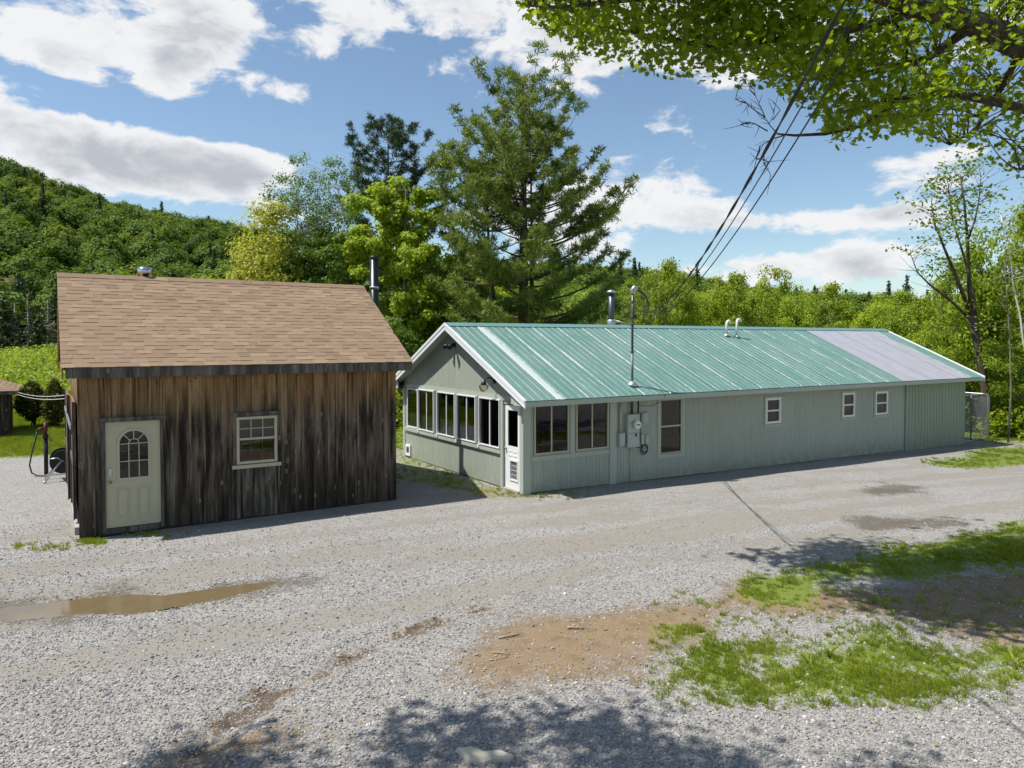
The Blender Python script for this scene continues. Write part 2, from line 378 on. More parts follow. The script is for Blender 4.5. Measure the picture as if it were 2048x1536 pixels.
def leaf_mat(name, c1, c2, trans=0.45, rough=0.5, var=((0.82, 0.86, 0.9), (1.16, 1.07, 0.9)), straw=0.0):
    m, t = newmat(name)
    r = t.n('ShaderNodeNewGeometry').outputs['Random Per Island']; rnd = t.n('ShaderNodeObjectInfo').outputs['Random']
    n = t.noise(geo_pos(t), 0.45, 3)
    c = t.mix(t.math('ADD', t.math('MULTIPLY', r, 0.6), t.math('MULTIPLY', t.sm(n, 0.3, 0.7), 0.4)), c1, c2)
    c = t.mix(1.0, c, t.ramp(rnd, [(0, var[0]), (0.5, (1, 1, 1)), (1, var[1])]), 'MULTIPLY')
    if straw: c = t.mix(t.math('GREATER_THAN', t.math('FRACT', t.math('MULTIPLY', r, 7.31)), 1.0 - straw), c, (0.42, 0.36, 0.17))
    d = pbsdf(t, c, rough, 0, None, 0.25)
    tc = t.mix(1.0, c, (1.5, 1.45, 0.7), 'MULTIPLY')
    tr = t.n('ShaderNodeBsdfTranslucent', {0: tc})
    out(t, t.n('ShaderNodeMixShader', {0: trans, 1: d, 2: tr.outputs[0]}).outputs[0]); return m
leaf_mat('leaf_maple', (0.09, 0.165, 0.008), (0.25, 0.34, 0.022), 0.55)
leaf_mat('leaf_bright', (0.19, 0.29, 0.018), (0.36, 0.44, 0.04), 0.42)
leaf_mat('leaf_yellow', (0.30, 0.33, 0.04), (0.47, 0.46, 0.085), 0.4)
leaf_mat('leaf_mid', (0.085, 0.155, 0.02), (0.18, 0.26, 0.04), 0.4)
leaf_mat('leaf_birch', (0.08, 0.15, 0.035), (0.17, 0.25, 0.06), 0.4)
leaf_mat('leaf_wood', (0.072, 0.135, 0.018), (0.17, 0.245, 0.04), 0.28, 0.8, ((0.55, 0.66, 0.75), (1.5, 1.28, 0.9)))
leaf_mat('leaf_spring', (0.155, 0.24, 0.016), (0.31, 0.385, 0.032), 0.4)
leaf_mat('needle', (0.10, 0.155, 0.032), (0.21, 0.27, 0.06), 0.3)
leaf_mat('needle_dark', (0.032, 0.060, 0.022), (0.075, 0.11, 0.038), 0.2)
leaf_mat('leaf_shrub', (0.20, 0.30, 0.03), (0.38, 0.45, 0.07), 0.36)
leaf_mat('cedar', (0.06, 0.075, 0.015), (0.14, 0.135, 0.025), 0.2)
leaf_mat('grass_blade', (0.15, 0.25, 0.014), (0.38, 0.45, 0.05), 0.42, straw=0.13)
leaf_mat('dry_leaf', (0.20, 0.13, 0.06), (0.38, 0.30, 0.12), 0.2)
def bark(name, c1, c2, sc=9.0):
    m, t = newmat(name); p = geo_pos(t)
    n = t.noise(t.vmath('MULTIPLY', p, (1, 1, 0.3)), sc, 6, 0.7)
    out(t, pbsdf(t, t.mix(t.sm(n, 0.3, 0.7), c1, c2), 0.9, 0, bumpn(t, n, 0.6, 0.02), 0.15))
bark('bark', (0.035, 0.028, 0.022), (0.13, 0.105, 0.08)); bark('bark_grey', (0.10, 0.09, 0.08), (0.26, 0.235, 0.20))
bark('bark_birch', (0.30, 0.28, 0.25), (0.68, 0.65, 0.60), 4.0); bark('bark_dead', (0.22, 0.20, 0.18), (0.42, 0.39, 0.36))

def stone_mat():
    m, t = newmat('gravel_stone')
    r = t.n('ShaderNodeObjectInfo').outputs['Random']; n = t.noise(geo_pos(t), 60.0, 2)
    c = t.ramp(r, [(0, (0.13, 0.13, 0.135)), (0.3, (0.215, 0.214, 0.22)), (0.62, (0.295, 0.292, 0.295)), (0.82, (0.37, 0.365, 0.36)), (0.92, (0.32, 0.265, 0.21)), (0.96, (0.41, 0.40, 0.39)), (1, (0.58, 0.57, 0.55))])
    out(t, pbsdf(t, t.mix(1.0, t.mix(t.math('MULTIPLY', n, 0.4), c, (0.23, 0.228, 0.23)), (1.13, 1.105, 1.06), 'MULTIPLY'), 0.85, 0, None, 0.25))
stone_mat()

def ground_mat():
    m, t = newmat('ground'); p = geo_pos(t)
    at_ = lambda n: t.n('ShaderNodeAttribute', attribute_name=n).outputs['Fac']
    grass, dirt, wet_dark, sand = at_('grass'), at_('dirt'), at_('wet_dark'), at_('fines')
    edge = t.noise(p, 4.0, 6, 0.7); edge2 = t.noise(p, 17.0, 4, 0.7)
    edge3 = t.noise(p, 55.0, 3, 0.7)
    def masked(a, lo=0.30, hi=0.70, k=1.7):
        e = t.math('ADD', t.math('MULTIPLY', t.math('SUBTRACT', edge, 0.5), k), t.math('ADD', t.math('MULTIPLY', t.math('SUBTRACT', edge2, 0.5), k), t.math('MULTIPLY', t.math('SUBTRACT', edge3, 0.5), k * 0.9)))
        return t.sm(t.math('ADD', a, e), lo, hi)
    # crushed stone, three grades
    def grade(sc):
        v = t.n('ShaderNodeTexVoronoi', {'Vector': p, 'Scale': sc})
        return t.n('ShaderNodeSeparateColor', {0: v.outputs['Color']}).outputs[0], v.outputs['Distance']
    r1, d1 = grade(42.0); r2, d2 = grade(95.0)
    g1 = t.ramp(r1, [(0, (0.14, 0.139, 0.14)), (0.35, (0.235, 0.232, 0.232)), (0.7, (0.315, 0.31, 0.305)), (0.93, (0.41, 0.40, 0.39)), (1, (0.33, 0.27, 0.215))])
    g2 = t.ramp(r2, [(0, (0.175, 0.172, 0.172)), (0.5, (0.272, 0.268, 0.264)), (1, (0.375, 0.37, 0.36))])
    c = t.mix(1.0, t.mix(0.45, g1, g2), (1.13, 1.105, 1.06), 'MULTIPLY')
    c = t.mix(t.math('MULTIPLY', t.sm(d1, 0.45, 0.85), 0.5), c, (0.09, 0.09, 0.095))
    big = t.noise(p, 0.55, 5, 0.6)
    c = t.mix(t.math('MULTIPLY', t.sm(big, 0.35, 0.7), 0.35), c, t.mix(1.0, c, (0.78, 0.75, 0.73), 'MULTIPLY'))
    # packed fines in the wheel tracks
    fm = masked(sand, 0.3, 0.8)
    c = t.mix(t.math('MULTIPLY', fm, 0.75), c, t.mix(t.noise(p, 40.0, 4, 0.7), (0.17, 0.15, 0.125), (0.28, 0.252, 0.215)))
    # bare soil
    dm = masked(dirt)
    soil = t.mix(t.noise(p, 26.0, 6, 0.75), (0.135, 0.088, 0.045), (0.30, 0.205, 0.115))
    soil = t.mix(t.math('MULTIPLY', t.sm(edge, 0.45, 0.7), 0.5), soil, (0.085, 0.055, 0.032))
    soil = t.mix(t.sm(edge3, 0.60, 0.70), soil, (0.33, 0.29, 0.235))
    c = t.mix(t.math('MULTIPLY', dm, 0.92), c, soil)
    gm = masked(grass)
    gc = t.mix(t.noise(p, 3.0, 6, 0.7), (0.06, 0.09, 0.012), (0.15, 0.19, 0.032))
    gc = t.mix(t.sm(edge3, 0.42, 0.66), gc, (0.19, 0.25, 0.035))
    gc = t.mix(t.math('MULTIPLY', t.sm(t.noise(p, 9.0, 4), 0.55, 0.75), 0.45), gc, (0.17, 0.15, 0.06))
    c = t.mix(gm, c, gc)
    wm = masked(wet_dark)
    c = t.mix(t.math('MULTIPLY', wm, 0.8), c, t.mix(1.0, c, (0.40, 0.34, 0.27), 'MULTIPLY'))
    h = t.math('ADD', t.math('MULTIPLY', t.math('SUBTRACT', 1.0, d1), 0.7), t.math('MULTIPLY', t.math('SUBTRACT', 1.0, d2), 0.35))
    h = t.math('MULTIPLY', h, t.math('SUBTRACT', 1.0, t.math('MULTIPLY', t.math('MAXIMUM', dm, fm), 0.65)))
    h = t.math('ADD', h, t.math('MULTIPLY', edge2, 0.5))
    rough = t.math('SUBTRACT', 0.95, t.math('MULTIPLY', wm, 0.35))
    out(t, pbsdf(t, c, rough, 0, bumpn(t, h, 0.7, 0.016), 0.25))
ground_mat()
def water_mat():
    m, t = newmat('muddy_water'); p = geo_pos(t)
    c = t.mix(t.noise(p, 3.0, 4), (0.125, 0.09, 0.045), (0.18, 0.135, 0.075))
    out(t, pbsdf(t, c, 0.07, 0, bumpn(t, t.noise(p, 6.0, 2), 0.03, 0.01), 0.5))
water_mat()

# ------------------------------------------------------------------ ground: one sheet from the yard to the hills
HC_PX = [-3000, -800, 0, 250, 520, 800, 1200, 1500, 1900, 2400, 4000]
HC_Z = [80, 78, 66, 52, 40.5, 29, 19, 11, 7, 7, 9]
def gz(X, Y):
    X = np.asarray(X, float); Y = np.asarray(Y, float)
    d = X * math.cos(AZ) + Y * math.sin(AZ); l = X * math.sin(AZ) - Y * math.cos(AZ)
    z = -0.016 * np.clip(X - 10.5, 0, 24) * sstep(5, 12, Y)
    z = z + (fbm(X, Y, 2.6, 3) - 0.5) * 0.05 + (fbm(X, Y, 22, 2) - 0.5) * 0.10 * sstep(18, 40, d)
    z = z - 0.05 * sstep(0.0, 0.25, poly_sd(X, Y, PUDDLE))
    z = z + 0.10 * sstep(0.0, 0.9, poly_sd(X, Y, G1))
    rd = line_d(X, Y, RUT); z = z - 0.035 * sstep(0.22, 0.02, rd) + 0.02 * sstep(0.2, 0.3, rd) * sstep(0.55, 0.3, rd)
    px = 1024 + F * l / np.maximum(d, 1.0)
    crest = np.interp(px, HC_PX, HC_Z)
    z = z + crest * sstep(75, 310, d) * np.where(d > 0, 1, 0) + (fbm(X, Y, 90, 3) - 0.5) * 16 * sstep(110, 260, d)
    z = z + 1.2 * sstep(40, 70, d)
    return z
G1 = gpoly([(1465, 1198), (1560, 1160), (1650, 1128), (1750, 1104), (1900, 1074), (2048, 1046), (2250, 1015), (2250, 1120), (1900, 1150), (1800, 1163), (1700, 1168), (1600, 1186), (1520, 1208)])
G2 = gpoly([(1365, 1348), (1400, 1318), (1500, 1298), (1600, 1290), (1680, 1258), (1780, 1246), (1860, 1290), (1900, 1312), (2048, 1306), (2250, 1290), (2250, 1340), (2000, 1374), (1950, 1402), (1850, 1418), (1700, 1418), (1600, 1404), (1450, 1376)])
G3 = gpoly([(1300, 1262), (1340, 1248), (1400, 1256), (1400, 1276), (1340, 1280)])
G4 = gpoly([(1850, 909), (1930, 889), (2400, 850), (2600, 905), (2048, 914), (1960, 922), (1880, 919)])
G5 = gpoly([(790, 895), (1046, 985), (1010, 996), (930, 985), (860, 985), (790, 960)])
DIRT = [gpoly([(870, 1300), (1000, 1258), (1150, 1225), (1300, 1200), (1420, 1180), (1560, 1165), (1560, 1230), (1440, 1250), (1330, 1290), (1290, 1340), (1180, 1366), (1010, 1366), (900, 1340)]),
        gpoly([(1480, 1205), (1700, 1165), (2200, 1120), (2200, 1285), (1900, 1290), (1700, 1230), (1500, 1240)]),
        gpoly([(860, 950), (1000, 978), (1090, 988), (1060, 1002), (920, 985), (850, 970)]),
        gpoly([(330, 1490), (560, 1440), (560, 1480), (420, 1530), (330, 1536)])]
WETS = [gpoly([(1728, 962), (1770, 957), (1830, 962), (1826, 974), (1750, 980), (1730, 975)]), gpoly([(1700, 1040), (1760, 1026), (1880, 1030), (1900, 1042), (1820, 1054), (1730, 1056)]),
        gpoly([(100, 1196), (240, 1180), (560, 1156), (620, 1160), (540, 1182), (440, 1205), (240, 1228), (0, 1240), (-100, 1244), (-100, 1204)]),
        ]
RUT = gpoly([(1000, 1206), (920, 1228), (850, 1250), (760, 1283), (700, 1310), (620, 1352), (540, 1396), (470, 1440), (400, 1490), (350, 1545)])
def line_d(X, Y, L):
    d = np.full(np.shape(X), 1e9)
    for a, b in zip(L, L[1:]):
        ex, ey = b[0] - a[0], b[1] - a[1]; t = np.clip(((X - a[0]) * ex + (Y - a[1]) * ey) / (ex * ex + ey * ey), 0, 1)
        d = np.minimum(d, np.hypot(X - a[0] - ex * t, Y - a[1] - ey * t))
    return d
PUDDLE = gpoly([(-160, 1215), (0, 1206), (60, 1200), (140, 1192), (240, 1182), (330, 1184), (440, 1168), (540, 1158), (575, 1160), (520, 1182), (430, 1202), (330, 1222), (240, 1231), (160, 1230), (90, 1238), (20, 1246), (-160, 1256)])
def masks(X, Y):
    n = fbm(X, Y, 1.3, 4) - 0.5; n2 = fbm(X, Y, 0.45, 3) - 0.5
    d = X * math.cos(AZ) + Y * math.sin(AZ)
    g = np.zeros_like(X)
    for P, k, w in ((G1, 1.0, 0.5), (G2, 1.0, 0.45), (G3, 0.6, 0.3), (G4, 0.9, 0.9), (G5, 0.52, 0.7)):
        g = np.maximum(g, k * sstep(-w, w, poly_sd(X, Y, P) + n * w * 2.2 + n2 * 0.25))
    g2p = sstep(0.0, 0.5, poly_sd(X, Y, G2)); g = g * (1 - 0.8 * g2p * sstep(0.06, 0.18, n2 + 0.35 * n + 0.02))   # bare spots in the near patch
    back = sstep(-0.5, 0.5, (Y - 27.9 + n * 1.2)) * sstep(8.5, 7.0, X) + sstep(22.3, 23.5, Y) * sstep(6.5, 8.5, X)
    forest = sstep(92, 105, d)
    far = sstep(30.6, 32.0, X + n * 2) * sstep(12, 15, Y + n * 2) + sstep(46, 52, d) + sstep(-3.0, -9.0, d) * 0.8
    g = np.clip(np.maximum(g, np.maximum(back, far)), 0, 1) * (1 - forest)
    path = sstep(0.7, 0.2, np.abs(Y - 35.4 + n)) * (X < 6) * 0.8
    dd = np.zeros_like(X)
    for P in DIRT: dd = np.maximum(dd, sstep(-0.7, 0.75, poly_sd(X, Y, P) + n * 1.3))
    w0 = forest; dd = np.clip(np.maximum(np.maximum(dd, path), forest), 0, 1); g = g * (1 - path)
    w = np.zeros_like(X)
    for P in WETS: w = np.maximum(w, sstep(-0.55, 0.55, poly_sd(X, Y, P) + n * 1.6))
    w = np.maximum(w, w0)  # floor of the far wood is simply darkened through the same mask
    rd = line_d(X, Y, RUT) + n * 0.25; dd = np.maximum(dd, 0.55 * sstep(0.24, 0.02, rd + n2 * 0.4)); w = np.maximum(w, 0.75 * sstep(0.10, 0.01, rd + n2 * 0.45))
    # wheel tracks run along the drive, parallel to the buildings and bending left
    tv = Y + 0.10 * X + 0.004 * (X - 6) ** 2
    f = np.zeros_like(X)
    for c, wd in ((10.05, .35), (11.7, .4), (13.0, .4), (14.2, .35)):
        f = np.maximum(f, sstep(wd * 1.6, wd * 0.3, np.abs(tv - c + n * 0.7)))
    st = fbm(X * 0.16 + 0.02 * Y, tv, 0.75, 4)                       # streaks along the direction of travel
    f = f * (0.35 + 0.65 * sstep(0.32, 0.6, fbm(X * 0.4, Y, 1.3, 4))) * 0.8
    f = np.maximum(f, 0.78 * sstep(0.44, 0.66, st)) + 0.18 * sstep(0.45, 0.7, fbm(X, Y, 3.5, 3))
    f = f * sstep(7.6, 9.2, tv)
    f = np.clip(f * sstep(3.0, 6.5, Y) * sstep(24, 17, Y), 0, 1)
    return g, dd, w, f
def axis(lo, hi, fine_lo, fine_hi, step, grow=1.13):
    a = list(np.arange(fine_lo, fine_hi + 1e-6, step)); s = step
    while a[-1] < hi: s *= grow; a.append(a[-1] + s)
    s = step
    while a[0] > lo: s *= grow; a.insert(0, a[0] - s)
    return np.array(a)
ax = axis(-1500, 1800, -3, 27, 0.115); ay = axis(-1300, 1800, 1.5, 19, 0.115)
GX, GY = np.meshgrid(ax, ay, indexing='ij')
GZ = gz(GX, GY); nx, ny = GX.shape
ii = np.arange(nx * ny).reshape(nx, ny)
gme = arr_mesh('ground', np.stack([GX, GY, GZ], -1).reshape(-1, 3), np.stack([ii[:-1, :-1], ii[1:, :-1], ii[1:, 1:], ii[:-1, 1:]], -1).reshape(-1, 4), M['ground'])
for nm, a in zip(('grass', 'dirt', 'wet_dark', 'fines'), masks(GX, GY)):
    gme.attributes.new(nm, 'FLOAT', 'POINT').data.foreach_set('value', a.astype(np.float32).ravel())
gme.polygons.foreach_set('use_smooth', [True] * len(gme.polygons))
ground = link('ground', gme); tag(ground, 'grey gravel yard with bare soil, grass and wooded hills beyond', kind='structure')
def gpt(x, y):                                # pixel -> point on the ground near z = 0
    p = onz(x, y); 
    for _ in range(3): p = onz(x, y, float(gz(p[0], p[1])))
    return p
# the puddle: a sheet of muddy water in the hollow of the track
pm = MB(); pc = np.array(PUDDLE); zc = float(np.mean(gz(pc[:, 0], pc[:, 1])))
pts = []
for i in range(len(pc)):
    a, b = pc[i], pc[(i + 1) % len(pc)]
    for k in range(6):
        q = a + (b - a) * k / 6; w = (fbm(q[0], q[1], 0.5, 3) - 0.5) * 0.45
        nrm = np.array([(b - a)[1], -(b - a)[0]]); nrm = nrm / np.linalg.norm(nrm); q = q + nrm * w
        pts.append((q[0], q[1], 0))
pm.v = [(p[0], p[1], zc - 0.020) for p in pts]; pm.f = [tuple(range(len(pts)))]
puddle = mk('puddle', pm, M['muddy_water']); tag(puddle, 'long brown puddle lying in the gravel drive', kind='structure')

# ------------------------------------------------------------------ the long house
XA, XB, YF, YB = 9.57, 29.9, 14.63, 21.58
XR0, XR1, YE, YR, YE2 = 9.28, 30.25, 14.10, 18.10, 22.10
ZE, ZR = 2.30, 4.15
SL = (ZR - ZE) / (YR - YE)
house = thing('house', 'long low sage green house with ribbed green metal roof beside gravel drive', 'house', (XA, YF, 0.0))
def zroof(y): return ZE + SL * (y - YE) if y <= YR else ZR - SL * (y - YR)
def zb(x): return 0.03 - 0.0162 * (x - XA)              # the sill drops with the ground
PFRONT = lambda u, z, n: (u, YF - n, z)                 # n: distance out of the wall
PGABLE = lambda u, z, n: (XA - n, u, z)
PBACK = lambda u, z, n: (u, YB + n, z)
PEND = lambda u, z, n: (XB + n, u, z)
def grooved(P, u0, u1, zlo, zhi, holes=(), thick=0.10, pitch=0.1016, gw=0.009, gd=0.004, extra=()):
    """vertical-groove plywood siding as real relief"""
    mb = MB(); cuts = {u0, u1}; k = math.ceil(u0 / pitch)
    while k * pitch < u1:
        for c in (k * pitch - gw / 2, k * pitch + gw / 2):
            if u0 < c < u1: cuts.add(c)
        k += 1
    for h in holes: cuts.update(c for c in h[:2] if u0 < c < u1)
    cuts.update(e for e in extra if u0 < e < u1)
    cs = sorted(cuts)
    for a, b in zip(cs, cs[1:]):
        if b - a < 1e-5: continue
        mid = (a + b) / 2; groove = abs(mid / pitch - round(mid / pitch)) * pitch < gw / 2
        spans = [(None, None)]
        iv = []
        hs = sorted([(h[2], h[3]) for h in holes if h[0] - 1e-6 <= mid <= h[1] + 1e-6])
        lo = None
        for h0, h1 in hs: iv.append((lo, h0)); lo = h1
        iv.append((lo, None))
        n = -gd if groove else 0.0
        for s0, s1 in iv:
            la, lb = (zlo(a), zlo(b)) if s0 is None else (s0, s0)
            ha, hb = (zhi(a), zhi(b)) if s1 is None else (s1, s1)
            if ha - la < 0.01 and hb - lb < 0.01: continue
            mb.hexa([P(a, la, n), P(b, lb, n), P(b, lb, -thick), P(a, la, -thick), P(a, ha, n), P(b, hb, n), P(b, hb, -thick), P(a, ha, -thick)])
    return mb
def pbox(P, u0, u1, z0, z1, n0, n1): return MB().box(P(u0, z0, n0), P(u1, z1, n1))
def frame(P, u0, u1, z0, z1, n0, n1, w, wb=None):
    wb = wb or w; mb = MB()
    for a in ((u0, u0 + w, z0, z1), (u1 - w, u1, z0, z1), (u0 + w, u1 - w, z1 - w, z1), (u0 + w, u1 - w, z0, z0 + wb)):
        mb.box(P(a[0], a[2], n0), P(a[1], a[3], n1))
    return mb
FRONT_HOLES = [(9.86, 10.92, 0.92, 2.15), (11.12, 12.18, 0.92, 2.15), (13.97, 14.80, 0.60, 2.10), (18.28, 18.98, 1.16, 1.95), (22.10, 22.78, 1.14, 1.96), (23.96, 24.70, 1.12, 1.93)]
ztop = lambda u: ZE + SL * (YF - YE) - 0.05
mk('wall', grooved(PFRONT, XA + 0.005, 25.78, zb, ztop, FRONT_HOLES), M['sage_siding'], house)
mk('wall', grooved(lambda u, z, n: (u, YF - 0.035 - n, z), 25.79, XB, lambda u: zb(u) - 0.02, ztop, (), 0.13, 0.2032, 0.016, 0.012), M['sage_siding_dark'], house)
GWIN = [(20.50, 21.26), (19.33, 20.38), (18.02, 19.12), (16.85, 17.92), (15.63, 16.69)]
GH = [(a, b, 0.98, 2.20) for a, b in GWIN] + [(14.78, 15.49, 0.02, 2.12)]
zgab = lambda u: zroof(u) - 0.10
mk('wall', grooved(PGABLE, YF + 0.005, YB, lambda u: 0.03, zgab, GH, extra=(YR,)), M['sage_siding'], house)
mk('wall', grooved(PEND, YF + 0.005, YB - 0.005, lambda u: -0.36, zgab, (), extra=(YR,), pitch=0.2032), M['sage_siding_dark'], house)
mk('wall', grooved(PBACK, XA + 0.005, XB - 0.005, lambda u: zb(u), ztop, [(9.95, 11.95, 0.95, 2.15)], pitch=0.2032), M['sage_siding'], house)
# inside of the porch and rooms: floor, partition, ceiling
mk('floor', B((XA + 0.11, YF + 0.11, 0.0), (12.28, YB - 0.11, 0.08)), M['interior'], house)
mk('partition', grooved(lambda u, z, n: (12.30 + n * 0, u, z) if n == 0 else (12.30 + 0.1 * (n < -0.05), u, z), YF + 0.12, YB - 0.12, lambda u: 0.08, lambda u: 2.28, [(17.2, 18.0, 0.08, 2.0)]), M['interior'], house)
mk('ceiling', B((XA + 0.11, YF + 0.11, 2.30), (XB - 0.11, YB - 0.11, 2.34)), M['interior'], house)
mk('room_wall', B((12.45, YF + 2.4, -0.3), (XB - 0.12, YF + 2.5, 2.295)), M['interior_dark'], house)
mk('plinth', MB().hexa([(XA + 0.03, YF + 0.04, -0.14), (XB - 0.03, YF + 0.04, -0.50), (XB - 0.03, YB - 0.04, -0.50), (XA + 0.03, YB - 0.04, -0.14), (XA + 0.03, YF + 0.04, 0.035), (XB - 0.03, YF + 0.04, -0.30), (XB - 0.03, YB - 0.04, -0.30), (XA + 0.03, YB - 0.04, 0.035)]), M['plinth'], house)

# trim boards
tr = MB()
tr.box((XA - 0.022, YF - 0.022, 0.0), (XA + 0.20, YF - 0.002, ztop(0)))            # corner post, front face
mk('corner_board', tr, M['sage_trim'], house)
mk('corner_board', B((XA - 0.022, YF - 0.001, 0.0), (XA - 0.002, YF + 0.135, 2.18)), M['sage_trim'], house)
mk('corner_board', B((XA - 0.020, YB - 0.12, 0.02), (XA - 0.002, YB + 0.02, 2.25)), M['sage_trim'], house)
mk('corner_board', B((12.22, YF - 0.028, zb(12.3) - 0.03), (12.44, YF - 0.002, ztop(0))), M['sage_trim'], house)
mk('sill_board', B((9.79, YF - 0.020, 0.78), (12.21, YF - 0.003, 0.885)), M['sage_trim'], house)
mk('mullion_board', B((10.95, YF - 0.022, 0.89), (11.09, YF - 0.003, 2.19)), M['sage_trim'], house)
mk('door_post', B((XA - 0.05, 15.50, 0.02), (XA - 0.002, 15.60, 2.20)), M['sage_trim'], house)
mk('header_board', B((XA - 0.024, YF + 0.136, 2.215), (XA - 0.003, YB - 0.125, 2.335)), M['sage_trim'], house)
mk('sill_board', B((XA - 0.055, 15.61, 0.86), (XA - 0.003, 21.42, 0.965)), M['sage_trim'], house)

def window(P, u0, u1, z0, z1, kind, frame_mat, n0=-0.03, n1=0.02, w=0.05, glass_mat='glass', sashes='side', label=None):
    """frame with its own panes; kind side = two sliding panes, hung = two stacked sashes, single"""
    fr = frame(P, u0, u1, z0, z1, n0, n1, w)
    o = mk('window', fr, M[frame_mat], house)
    if label: o['label'] = label
    um, zm = (u0 + u1) / 2, (z0 + z1) / 2
    if kind == 'side':
        mk('mullion', pbox(P, um - 0.018, um + 0.018, z0 + w, z1 - w, n0 + 0.012, min(n1 - 0.006, n0 + 0.04)), M[frame_mat], o)
        for a, b, k in ((u0 + w, um - 0.018, 0), (um + 0.018, u1 - w, 1)): mk('pane', pbox(P, a, b, z0 + w, z1 - w, n0 + 0.014, n0 + 0.020), M[glass_mat], o)
    elif kind == 'hung':
        mk('meeting_rail', pbox(P, u0 + w, u1 - w, zm - 0.02, zm + 0.025, n0 + 0.01, n1 - 0.006), M[frame_mat], o)
        for a, b in ((z0 + w, zm - 0.02), (zm + 0.025, z1 - w)): mk('pane', pbox(P, u0 + w, u1 - w, a, b, n0 + 0.014, n0 + 0.020), M[glass_mat], o)
    else: mk('pane', pbox(P, u0 + w, u1 - w, z0 + w, z1 - w, n0 + 0.014, n0 + 0.020), M[glass_mat], o)
    return o
for i, (a, b) in enumerate(GWIN):
    if i == 0: window(PGABLE, a, b, 0.985, 2.195, 'single', 'white_trim', -0.02, 0.03, 0.035, 'screen_glass', label='single fixed window at the far end of the gable')
    else:
        o = window(PGABLE, a, b, 0.985, 2.215, 'side', 'white_trim', -0.005, 0.07, 0.026, 'screen_glass')
        mk('clip', MB().box(PGABLE(b - 0.03, 0.90, 0.058), PGABLE(b + 0.03, 0.975, 0.075)), M['white_trim'], o)
        if i == 4: mk('sticker', MB().lathe((0, 0, 0), [(0.06, 0), (0.06, 0.002)], 14), M['blue_decal'], o)
dec = bpy.data.objects['sticker']; dec.rotation_euler = (0, R(-90), 0); dec.location = Vector((XA - 0.03, 15.93, 1.55)) - ORG[house.name]
for a, b in ((9.87, 10.91), (11.13, 12.17)): 
    o = window(PFRONT, a, b, 0.93, 2.14, 'side', 'cream_vinyl', -0.03, 0.03, 0.038, 'screen_glass')
    mk('sash', pbox(PFRONT, a + 0.16, a + 0.19, 0.97, 2.10, -0.085, -0.06), M['white_trim'], o); mk('sash', pbox(PFRONT, a + 0.60, a + 0.63, 0.97, 2.10, -0.085, -0.06), M['white_trim'], o)
o = window(PFRONT, 13.98, 14.79, 0.61, 2.09, 'hung', 'cream_vinyl', -0.04, 0.014, 0.032, 'glass', label='tall double hung window with lowered blind')
mk('casing', frame(PFRONT, 13.88, 14.89, 0.50, 2.18, 0.002, 0.02, 0.094), M['sage_trim'], o)
bl = MB()
for k in range(24): bl.box(PFRONT(14.05, 0.80 + k * 0.052, -0.10), PFRONT(14.70, 0.838 + k * 0.052, -0.112))
mk('blind', bl, M['blind'], o)
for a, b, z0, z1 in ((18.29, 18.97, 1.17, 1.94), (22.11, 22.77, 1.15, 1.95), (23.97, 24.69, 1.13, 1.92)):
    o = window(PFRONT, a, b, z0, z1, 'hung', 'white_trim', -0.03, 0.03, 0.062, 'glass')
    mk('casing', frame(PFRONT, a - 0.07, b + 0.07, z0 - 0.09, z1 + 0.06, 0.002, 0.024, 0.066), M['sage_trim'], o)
    mk('pane_backing', pbox(PFRONT, a + 0.07, b - 0.07, (z0 + z1) / 2 + 0.03, z1 - 0.07, -0.05, -0.045), M['white_trim'], o)  # pale sheet behind the upper pane, imitating the reflection in its glass
# back porch window
window(PBACK, 9.96, 11.94, 0.96, 2.14, 'side', 'white_trim', -0.03, 0.02, 0.05, 'glass')

# gable door, with glass above and a pet flap below
d0, d1 = 14.80, 15.47
door = mk('door', MB(), M['white_trim'], house); 
dm = MB()
for a in ((d0, d1, 1.98, 2.10), (d0, d0 + 0.10, 0.06, 1.98), (d1 - 0.12, d1, 0.06, 1.98), (d0 + 0.10, d1 - 0.12, 1.00, 1.10), (d0 + 0.10, d1 - 0.12, 0.06, 0.30), (d0 + 0.10, d1 - 0.12, 0.74, 1.00), (d0 + 0.43, d1 - 0.12, 0.30, 0.74)):
    dm.box(PGABLE(a[0], a[2], -0.055), PGABLE(a[1], a[3], -0.015))
dm.box(PGABLE(d0 + 0.08, 0.26, -0.016), PGABLE(d0 + 0.46, 0.30, 0.004)); dm.box(PGABLE(d0 + 0.08, 0.74, -0.016), PGABLE(d0 + 0.46, 0.78, 0.004))
dm.box(PGABLE(d0 + 0.08, 0.30, -0.016), PGABLE(d0 + 0.11, 0.74, 0.004)); dm.box(PGABLE(d0 + 0.42, 0.30, -0.016), PGABLE(d0 + 0.46, 0.74, 0.004))
for u in (d0 + 0.13, d0 + 0.35): dm.box(PGABLE(u, 0.86, -0.016), PGABLE(u + 0.17, 0.885, -0.006)); dm.box(PGABLE(u, 0.97, -0.016), PGABLE(u + 0.17, 0.985, -0.006))
me = bpy.data.meshes.new('door'); ow = ORG[house.name]
me.from_pydata([(v[0] - ow.x, v[1] - ow.y, v[2] - ow.z) for v in dm.v], [], dm.f); me.materials.append(M['white_trim']); door.data = me
door['label'] = 'narrow white door with tall glass and a pet flap'
mk('pane', pbox(PGABLE, d0 + 0.10, d1 - 0.12, 1.10, 1.98, -0.04, -0.034), M['screen_glass'], door)
mk('pet_flap', pbox(PGABLE, d0 + 0.11, d0 + 0.42, 0.30, 0.74, -0.045, -0.04), M['interior_dark'], door)
gr = MB()
for k in range(6): gr.box(PGABLE(d0 + 0.13 + k * 0.05, 0.31, -0.03), PGABLE(d0 + 0.136 + k * 0.05, 0.73, -0.024))
